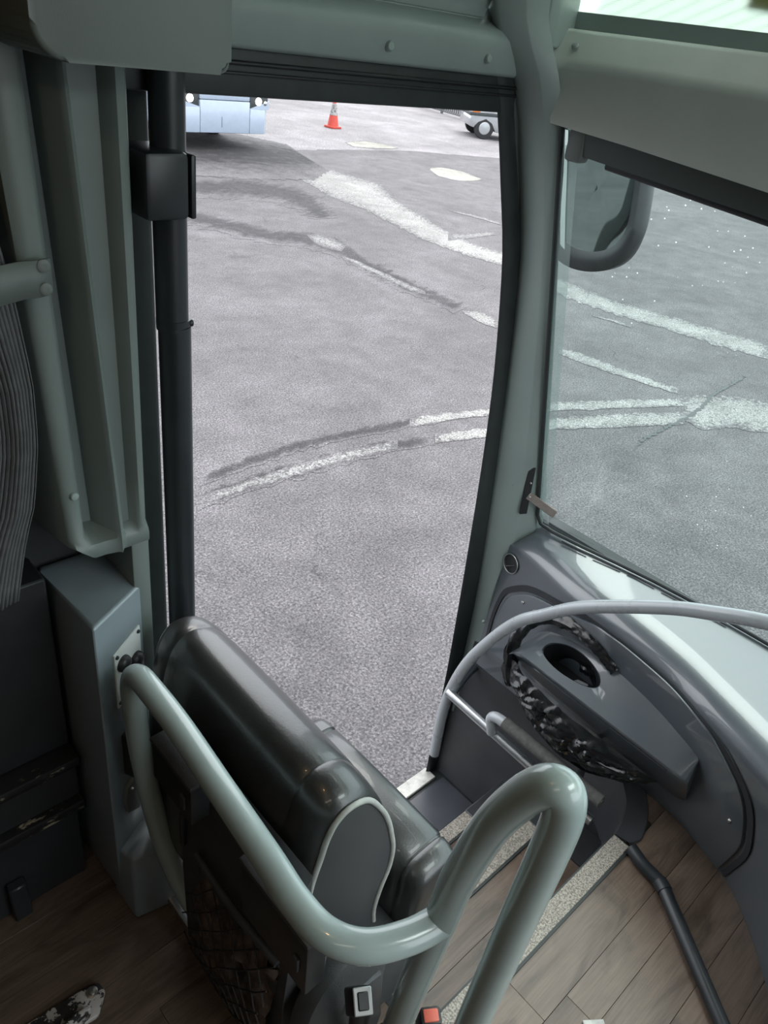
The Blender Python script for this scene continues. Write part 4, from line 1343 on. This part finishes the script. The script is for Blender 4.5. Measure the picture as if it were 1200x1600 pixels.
# lower step-out box, narrower at its top
bm = bmesh.new()
lo_ = [(.357, .862), (.470, .838), (.515, .99), (.40, 1.00), (.352, .95)]
hi_ = [(.374, .900), (.496, .878), (.507, .985), (.42, 1.00), (.365, .945)]
A = [bm.verts.new((*p, 0.002)) for p in lo_]
B = [bm.verts.new((*p, 0.150)) for p in hi_]
bm.faces.new(A); bm.faces.new(B)
for i in range(5):
    bm.faces.new((A[i], A[(i + 1) % 5], B[(i + 1) % 5], B[i]))
bmesh.ops.bevel(bm, geom=list(bm.edges), offset=0.007, segments=3, affect='EDGES', profile=0.5)
bobj('console_foot', bm, CONSOLE, con)
Of, ef, nf = Vector((.358, .931, 0)), Vector((.878, .479, 0)), Vector((.479, -.878, 0))
def fp(a, z, off=0.0): return Of + ef * a + nf * off + Vector((0, 0, z))
# switch plate: four corners measured on the face
pl = [(0.042, .676), (0.118, .688), (0.118, .562), (0.042, .545)]
V = [fp(a, z, 0.0005) for a, z in pl] + [fp(a, z, 0.0035) for a, z in pl]
pln = mobj('switch_plate', V, [(4, 5, 6, 7), (0, 1, 5, 4), (1, 2, 6, 5), (2, 3, 7, 6), (3, 0, 4, 7)], PLATE, con, False)
for a, z in ((0.048, .668), (0.112, .678), (0.112, .572), (0.047, .556)):
    screw(fp(a, z, 0.0035), nf, pln, 0.004, RUBBER)
for a, z in ((0.063, .642), (0.100, .620)):
    lathe('push_button', [(0.0165, 0), (0.0165, 0.004), (0.014, 0.010), (0.008, 0.0135), (0.002, 0.0145)], fp(a, z, 0.003), nf, BLACK, pln, 22)
obox('black_clip', fp(0.062, .41, 0.012), ef, nf, (0, 0, 1), (0.034, 0.030, 0.115), BLACK, con, 0.004, 2)
bl = prism('latch_flap', [(.036, .248), (.030, .290), (.040, .322), (.090, .335), (.104, .318), (.104, .236), (.070, .222)], 0.0, 0.010, TRIM_D, con, 0.002, 2)
Mx = Matrix(((ef.x, 0, nf.x, Of.x), (ef.y, 0, nf.y, Of.y), (0, 1, 0, 0), (0, 0, 0, 1)))
bl.data.transform(Mx)
bl.data.update()
screw(fp(0.05, .31, 0.011), nf, con, 0.003)
so = lathe('socket_ring', [(0.032, 0), (0.032, 0.004), (0.027, 0.005), (0.025, 0.002)], (.468, .925, .151), (0, 0, 1), BLACK, con, 28)
lathe('socket_cap', [(0.025, 0.0), (0.025, 0.004), (0.005, 0.0055)], (.468, .925, .151), (0, 0, 1), CONSOLE, so, 24)
screw((.480, .935, .157), (0, 0, 1), so, 0.003)

# ================================================================== DOOR POST, DOOR LEAF
dp = empty('door_post', (0.572, 1.03, 0))
tag(dp, 'black tubular pivot post at the rear edge of the open entrance door', 'post')
tube('post_upper', [(.570, 1.03, 1.215), (.570, 1.03, 1.75)], 0.0245, BLACK_PAINT, dp, 24)
tube('post_lower', [(.5765, 1.03, -.60), (.5735, 1.03, 1.22)], 0.0252, BLACK_PAINT, dp, 24)
tube('joint_ring', [(.572, 1.03, 1.222), (.572, 1.03, 1.232)], 0.0265, BLACK_PAINT, dp, 24)
screw((.594, 1.015, 1.226), (1, -.4, 0), dp, 0.006, BLACK)
box('clamp', (.512, .985, 1.387), (.578, 1.075, 1.475), BLACK_PAINT, dp, 0.008, 2)
box('clamp_plate', (.5795, .985, 1.388), (.588, 1.06, 1.472), BLACK_PAINT, dp, 0.003, 2)
for z in (1.402, 1.460):
    lathe('clamp_bolt', [(0.007, 0), (0.007, 0.005), (0.004, 0.006)], (.586, 1.0, z), (1, 0, 0), BLACK_PAINT, dp, 6)
box('clamp_arm', (.49, 1.06, 1.40), (.56, 1.12, 1.44), BLACK_PAINT, dp, 0.004, 2)
tube('clamp_arm', [(.50, 1.04, 1.462), (.52, 1.09, 1.475), (.56, 1.12, 1.478)], 0.009, TAB, dp, 10, 3)
door = empty('door_1', (0.2, 1.24, -0.65))
tag(door, kind='structure')
box('door_edge', (.545, 1.21, -.66), (.5975, 1.25, 1.62), RUBBER, door, 0.006, 2)
box('door_skin', (-.30, 1.22, -.66), (.545, 1.255, .30), BUS_W, door, 0.006, 2)
box('door_pane', (-.26, 1.232, .30), (.545, 1.24, 1.55), CLEAR, door)
box('door_rail', (-.30, 1.22, 1.55), (.545, 1.255, 1.62), RUBBER, door)
box('door_stile', (-.30, 1.22, .30), (-.26, 1.255, 1.55), RUBBER, door)
wseal = box('trim_8', (.500, 1.100, -.66), (.5825, 1.16, 1.62), RUBBER, None, 0.01, 3)
tag(wseal, kind='structure')

# ================================================================== CURTAIN, SEAT BASE, SMALL THINGS ON THE LEFT
cur = empty('curtain', (0.2, 0.98, 0.85))
tag(cur, 'grey ribbed curtain gathered beside the door pillar', 'curtain')
prof = [(1.62, .285), (1.45, .308), (1.40, .317), (1.30, .330), (1.19, .338), (1.10, .334), (1.0, .318), (.943, .299), (.88, .284), (.84, .275)]
V = []
NX, NZ = 300, 26
for j in range(NZ):
    z = lerp(1.62, .838, j / (NZ - 1))
    xe = None
    for (z0, x0), (z1, x1) in zip(prof, prof[1:]):
        if z1 - 1e-6 <= z <= z0 + 1e-6:
            xe = lerp(x0, x1, (z0 - z) / (z0 - z1))
            break
    if xe is None: xe = prof[-1][1]
    for i in range(NX):
        u = i / (NX - 1)
        x = xe - u * (0.30 + 0.05 * math.sin(j * .3))
        y = .978 + 0.0016 * math.sin(i * 1.05) + 0.004 * math.sin(i * 0.12 + 0.4)
        if i < 6: y += (6 - i) * 0.003
        V.append((x, y, z))
thick(mobj('curtain_cloth', V, grid_faces(NZ, NX), CURTAIN, cur, True, 80), 0.002)
st = empty('curtain_strap', (0.33, 0.97, 1.32))
tag(st, 'grey curtain tie-back strap with two press studs on the pillar', 'strap')
V = []
for k in range(13):
    x = lerp(0.378, 0.12, k / 12)
    y = 0.992 - 0.030 * min(1, k / 4)
    zt = 1.349 + (0.003 if 2 <= k < 12 else 0)
    hh = 0.046 + 0.0005 * k
    V += [(x, y, zt), (x, y, zt - hh)]
thick(mobj('strap_band', V, grid_faces(13, 2), TRIM_D, st), 0.003)
for z in (1.342, 1.312):
    lathe('press_stud', [(0.0085, 0), (0.0085, 0.002), (0.006, 0.0035), (0.002, 0.003)], (.366, .985, z), (0, -1, 0), TRIM_D, st, 18)

# heater duct box with chipped black paint under the passenger window
du = empty('heater_duct', (0.0, 1.1, 0))
tag(du, 'black painted box with chipped edges on the floor behind the console', 'duct')
box('duct_lower', (-1.2, 1.03, .003), (.325, 1.138, .235), BLACK_PAINT, du, 0.004, 1)
box('duct_ledge', (-1.2, 1.012, .235), (.335, 1.138, .262), CHIPPED, du, 0.004, 2)
box('duct_upper', (-1.2, 1.03, .262), (.335, 1.138, .36), BLACK, du, 0.004, 1)
box('duct_ledge', (-1.2, 1.018, .36), (.338, 1.138, .385), CHIPPED, du, 0.004, 2)
box('duct_back', (-1.2, 1.06, .385), (.338, 1.138, .80), BLACK, du, 0.004, 1)
box('duct_foot', (.165, 1.006, .003), (.20, 1.03, .11), BLACK_PAINT, du, 0.003, 1)

# black edging pipe on the platform floor
ep = empty('edging_pipe', (1.3, 0.1, 0))
tag(ep, 'bent black pipe lying on the wood effect floor from the end of the top nosing', 'pipe')
P1 = [(1.372, .268, .017), (1.356, .225, .017), (1.350, .180, .017), (1.342, .160, .017), (1.325, .137, .017), (1.25, .035, .017), (1.175, -.066, .017), (1.10, -.17, .017)]
tube('pipe_run', P1, 0.0165, BLACK_PAINT, ep, 16, 4)
tube('pipe_joint', [(1.350, .176, .017), (1.343, .162, .017), (1.338, .154, .017)], 0.0185, BLACK_PAINT, ep, 16)
# small pale metal plate at the bottom of the view
fpz = empty('floor_plate', (.965, .095, 0))
tag(fpz, 'small pale metal plate lying on the floor planks below the black pipe', 'plate')
obox('plate', (.955, .090, .004), (.8, -.6, 0), (.6, .8, 0), (0, 0, 1), (.045, .045, .005), SILLM, fpz, 0.001, 1)
screw((.958, .093, .007), (0, 0, 1), fpz, 0.004)
# worn painted bracket on the floor
br = empty('worn_bracket', (.19, .76, 0))
tag(br, 'floor bracket with worn white and black paint and a bolt', 'bracket')
prism('bracket_plate', [(.243, .768), (.240, .788), (.225, .796), (.150, .800), (.06, .806), (.06, .745), (.15, .738), (.215, .735)], .004, .016, WORN, br, 0.003, 2)
prism('bracket_web', [(.205, .752), (.150, .748), (.06, .746), (.06, .734), (.15, .732), (.205, .740)], .010, .045, WORN, br, 0.003, 2)
lathe('bolt', [(0.011, 0), (0.011, 0.003), (0.007, 0.004), (0.006, 0.007), (0.002, 0.008)], (.222, .779, .016), (0, 0, 1), CHROME, br, 18)

# ================================================================== OUTSIDE MIRROR
mi = empty('door_mirror', (2.05, 1.27, 1.28))
tag(mi, 'black framed exterior mirror hanging outside the windscreen', 'mirror')
MO = [(1.425, 1.52), (1.400, 1.40), (1.368, 1.24), (1.345, 1.150), (1.325, 1.122), (1.28, 1.108), (1.22, 1.112), (1.165, 1.135), (1.130, 1.175), (1.116, 1.235), (1.122, 1.31), (1.135, 1.40), (1.148, 1.50), (1.17, 1.56), (1.25, 1.60), (1.36, 1.60), (1.41, 1.57)]
n_ = 64
mo = [closed_crm(MO, len(MO) * k / n_) for k in range(n_)]
cm = Vector((1.26, 1.34, 0))
rows = []
for s, x in ((.75, 2.048), (.79, 2.042), (.90, 2.038), (1.0, 2.052), (1.0, 2.085), (.9, 2.12), (.5, 2.14), (.0, 2.145)):
    rows.append([(x - 0.27 * (lerp(cm.x, p.x, s) - cm.x), lerp(cm.x, p.x, s), lerp(cm.y, p.y, s)) for p in mo])
V = [p for r in rows for p in r]
F = []
for i in range(len(rows) - 1):
    for k in range(n_):
        F.append((i * n_ + k, i * n_ + (k + 1) % n_, (i + 1) * n_ + (k + 1) % n_, (i + 1) * n_ + k))
mobj('mirror_shell', V, F, BLACK, mi, True, 50)
V = [(2.0475 + 0.004 * (1 - s) - 0.27 * (lerp(cm.x, p.x, s) - cm.x), lerp(cm.x, p.x, s), lerp(cm.y, p.y, s)) for s in (.765, .5, .02) for p in mo]
F = []
for i in range(2):
    for k in range(n_):
        F.append((i * n_ + k, i * n_ + (k + 1) % n_, (i + 1) * n_ + (k + 1) % n_, (i + 1) * n_ + k))
F.append(tuple(2 * n_ + k for k in range(n_)))
mobj('mirror_pane', V, F, MIRROR, mi, True, 60)
mobj('painted_reflection', [(2.041 - 0.27 * (y - 1.26), y, z) for y, z in ((1.386, 1.47), (1.377, 1.47), (1.352, 1.36), (1.330, 1.26), (1.300, 1.135), (1.318, 1.150), (1.345, 1.26), (1.362, 1.36))], [(0, 1, 2, 7), (7, 2, 3, 6), (6, 3, 4, 5)], WHITE_PL, mi, False)  # bright reflection painted on the pane as a white strip
tube('mirror_arm', [(2.08, 1.27, 1.58), (2.06, 1.25, 1.75), (1.95, 1.20, 1.95), (1.75, 1.10, 2.05)], 0.03, BLACK, mi, 14, 5)

# ================================================================== OUTSIDE: WHITE BUS, CONE, CAR, FENCE
bus = empty('white_bus', (9.73, 15.2, GZ))
tag(bus, 'white coach facing the door with its headlamps lit across the yard', 'bus')
bx0, bx1 = 8.52, 10.86
box('bus_body', (bx0 - .05, 15.42, GZ + .34), (bx1 + .05, 26.5, 2.45), BUS_W, bus, 0.12, 3)
box('bumper_centre', (9.165, 15.20, -.672), (10.372, 15.46, -.062), BUS_W, bus, 0.02, 2)
box('bumper_lid', (9.165, 15.21, -.054), (10.372, 15.46, .22), BUS_W, bus, 0.02, 2)
for xa, xb, s in ((bx0, 9.158, -1), (10.379, bx1, 1)):
    poly = [(xa, 15.30), (xa + (.08 if s < 0 else 0), 15.21), (xb - (.08 if s > 0 else 0), 15.20), (xb, 15.28), (xb, 15.5), (xa, 15.5)] if s < 0 else [(xa, 15.20), (xb - .10, 15.21), (xb, 15.30), (xb, 15.5), (xa, 15.5)]
    prism('bumper_corner', poly, -.672, -.20, BUS_W, bus, 0.015, 2)
    mobj('bumper_wing', [(xa, 15.215, -.20), (xb, 15.215, -.20), (xb, 15.215, -.03 if s > 0 else -.19), (xa, 15.215, -.19 if s > 0 else -.03), (xa, 15.45, -.20), (xb, 15.45, -.20), (xb, 15.45, -.03 if s > 0 else -.19), (xa, 15.45, -.19 if s > 0 else -.03)],
         [(0, 1, 2, 3), (4, 5, 6, 7), (0, 3, 7, 4), (1, 2, 6, 5), (3, 2, 6, 7), (0, 1, 5, 4)], BUS_W, bus, False)
    hl = box('headlamp_housing', (xa + .01, 15.23, -.19), (xb - .01, 15.46, .10), RUBBER, bus, 0.02, 2)
    for dx, r, mt in ((0.0, .075, LAMP), (.20, .05, CHROME), (-.17, .045, AMBER if False else CHROME)):
        cx = (8.94 if s < 0 else 10.60) + (-dx * s)
        if xa + .03 < cx < xb - .03:
            lathe('headlamp', [(r, 0), (r, .02), (r * .6, .035), (r * .1, .04)], (cx, 15.235, -.045 - (.03 if dx else 0)), (0, -1, 0), mt, hl, 16)
box('marker_lens', (10.80, 15.235, -.02), (10.85, 15.30, .06), AMBER, bus, 0.01, 1)
box('bumper_seam', (9.675, 15.196, -.56), (9.683, 15.21, -.36), RUBBER, bus)
box('bus_windscreen', (8.62, 15.36, .62), (10.76, 15.44, 2.2), DARKGLASS, bus, 0.04, 2)
tube('wiper', [(9.35, 15.19, .235), (9.7, 15.17, .20), (10.0, 15.17, .17)], 0.012, RUBBER, bus, 8)
for x in (8.62, 10.76):
    for y in (17.3, 23.5):
        lathe('wheel', [(.30, -.13), (.48, -.12), (.50, -.08), (.50, .08), (.48, .12), (.30, .13), (.2, .10)], (x, y, GZ + .50), (1 if x > 9.7 else -1, 0, 0), TYRE, bus, 28)

cone = empty('traffic_cone', (15.64, 18.73, GZ))
tag(cone, 'orange traffic cone with a scuffed white sleeve standing on the pale concrete', 'cone')
cb = rounded(-.2, .2, -.2, .2, .05, .05)
o = prism('cone_base', [(-.2, -.15), (-.15, -.2), (.15, -.2), (.2, -.15), (.2, .15), (.15, .2), (-.15, .2), (-.2, .15)], GZ + .005, GZ + .06, CONE_R, cone, 0.01, 2)
o.data.transform(Matrix.Translation((15.64, 18.73, 0)))
lathe('cone_body', [(.165, 0), (.16, .02), (.115, .27), (.0395, .69), (.03, .70)], (15.64, 18.73, GZ + .055), (0, 0, 1), CONE_R, cone, 24)
lathe('cone_sleeve', [(.1165, .0), (.118, .002), (.064, .30), (.062, .301)], (15.64, 18.73, GZ + .335), (0, 0, 1), CONE_W, cone, 24)

car = empty('silver_car', (21.6, 17.0, GZ))
tag(car, 'silver car parked on the concrete beyond the front edge of the door', 'car')
# built about its own axes: u along the car, w across it
cu = Vector((0.80, -0.60, 0)).normalized()
cw = Vector((0.60, 0.80, 0)).normalized()
co = Vector((20.41, 17.74, GZ))
side = [(0.02, .34), (0.0, .55), (.05, .74), (.22, .88), (.95, .95), (1.55, 1.36), (2.0, 1.44), (3.0, 1.42), (3.75, 1.02), (4.15, .94), (4.22, .6), (4.18, .30), (3.72, .26), (3.66, .50), (3.45, .60), (3.2, .50), (3.1, .24), (.86, .24), (.76, .50), (.52, .62), (.26, .50), (.18, .30)]
def carpt(u, w, z): return co + cu * u + cw * w + Vector((0, 0, z))
def car_prism(name, poly, w0, w1, mt, bev=0.03):
    bm = bmesh.new()
    A = [bm.verts.new(carpt(u, w0, z)) for u, z in poly]
    B = [bm.verts.new(carpt(u, w1, z)) for u, z in poly]
    bm.faces.new(A); bm.faces.new(B)
    for i in range(len(poly)):
        bm.faces.new((A[i], A[(i + 1) % len(poly)], B[(i + 1) % len(poly)], B[i]))
    if bev: bmesh.ops.bevel(bm, geom=list(bm.edges), offset=bev, segments=2, affect='EDGES', profile=0.5)
    return bobj(name, bm, mt, car)
car_prism('car_body', side, 0.0, 1.72, SILVER)
car_prism('side_window', [(1.12, .98), (1.60, 1.32), (2.9, 1.34), (3.45, 1.02)], -0.012, 0.0, DARKGLASS, 0.0)
car_prism('door_moulding', [(1.1, .68), (1.1, .78), (3.1, .78), (3.1, .68)], -0.02, 0.01, TYRE, 0.005)
car_prism('bumper', [(-.03, .64), (-.03, .74), (1.1, .78), (1.1, .68)], -0.015, 1.735, RUBBER, 0.01)
car_prism('indicator', [(.06, .70), (.06, .80), (.30, .86), (.30, .76)], -0.012, 0.15, AMBER, 0.005)
for u in (.52, 3.42):
    for w in (0.10, 1.62):
        wh = lathe('wheel', [(.20, -.10), (.30, -.09), (.315, -.05), (.315, .05), (.30, .09), (.20, .10)], carpt(u, w, .315), cw, TYRE, car, 24)
        lathe('wheel_trim', [(.19, 0), (.17, .02), (.05, .03)], carpt(u, w + (-.095 if w < 1 else .095), .315), -cw if w < 1 else cw, SILVER, wh, 20)

fen = empty('metal_fence', (25.3, 23.0, GZ))
tag(fen, 'low grey metal fence of upright bars along the far edge of the concrete', 'fence')
F0, F1 = Vector((26.0, 26.6, GZ)), Vector((24.3, 20.2, GZ))
for k in range(45):
    p = F0.lerp(F1, k / 44)
    if k % 11 == 0:
        box('post', (p.x - .04, p.y - .04, GZ), (p.x + .04, p.y + .04, GZ + 1.15), FENCE_M, fen)
    else:
        box('bar', (p.x - .025, p.y - .025, GZ + .08), (p.x + .025, p.y + .025, GZ + 1.05), FENCE_M, fen)
for z in (.10, .45, 1.03):
    tube('cross_rail', [F0 + Vector((0, 0, z)), F1 + Vector((0, 0, z))], 0.03, FENCE_M, fen, 6)

# put every group's origin at the foot of its thing, keeping the parts where they are
for o in list(col.objects):
    if o.type == 'EMPTY' and 'base' in o:
        b = Vector(o['base'])
        del o['base']
        o.location = b
        for ch in o.children:
            ch.matrix_parent_inverse = Matrix.Translation(-b)
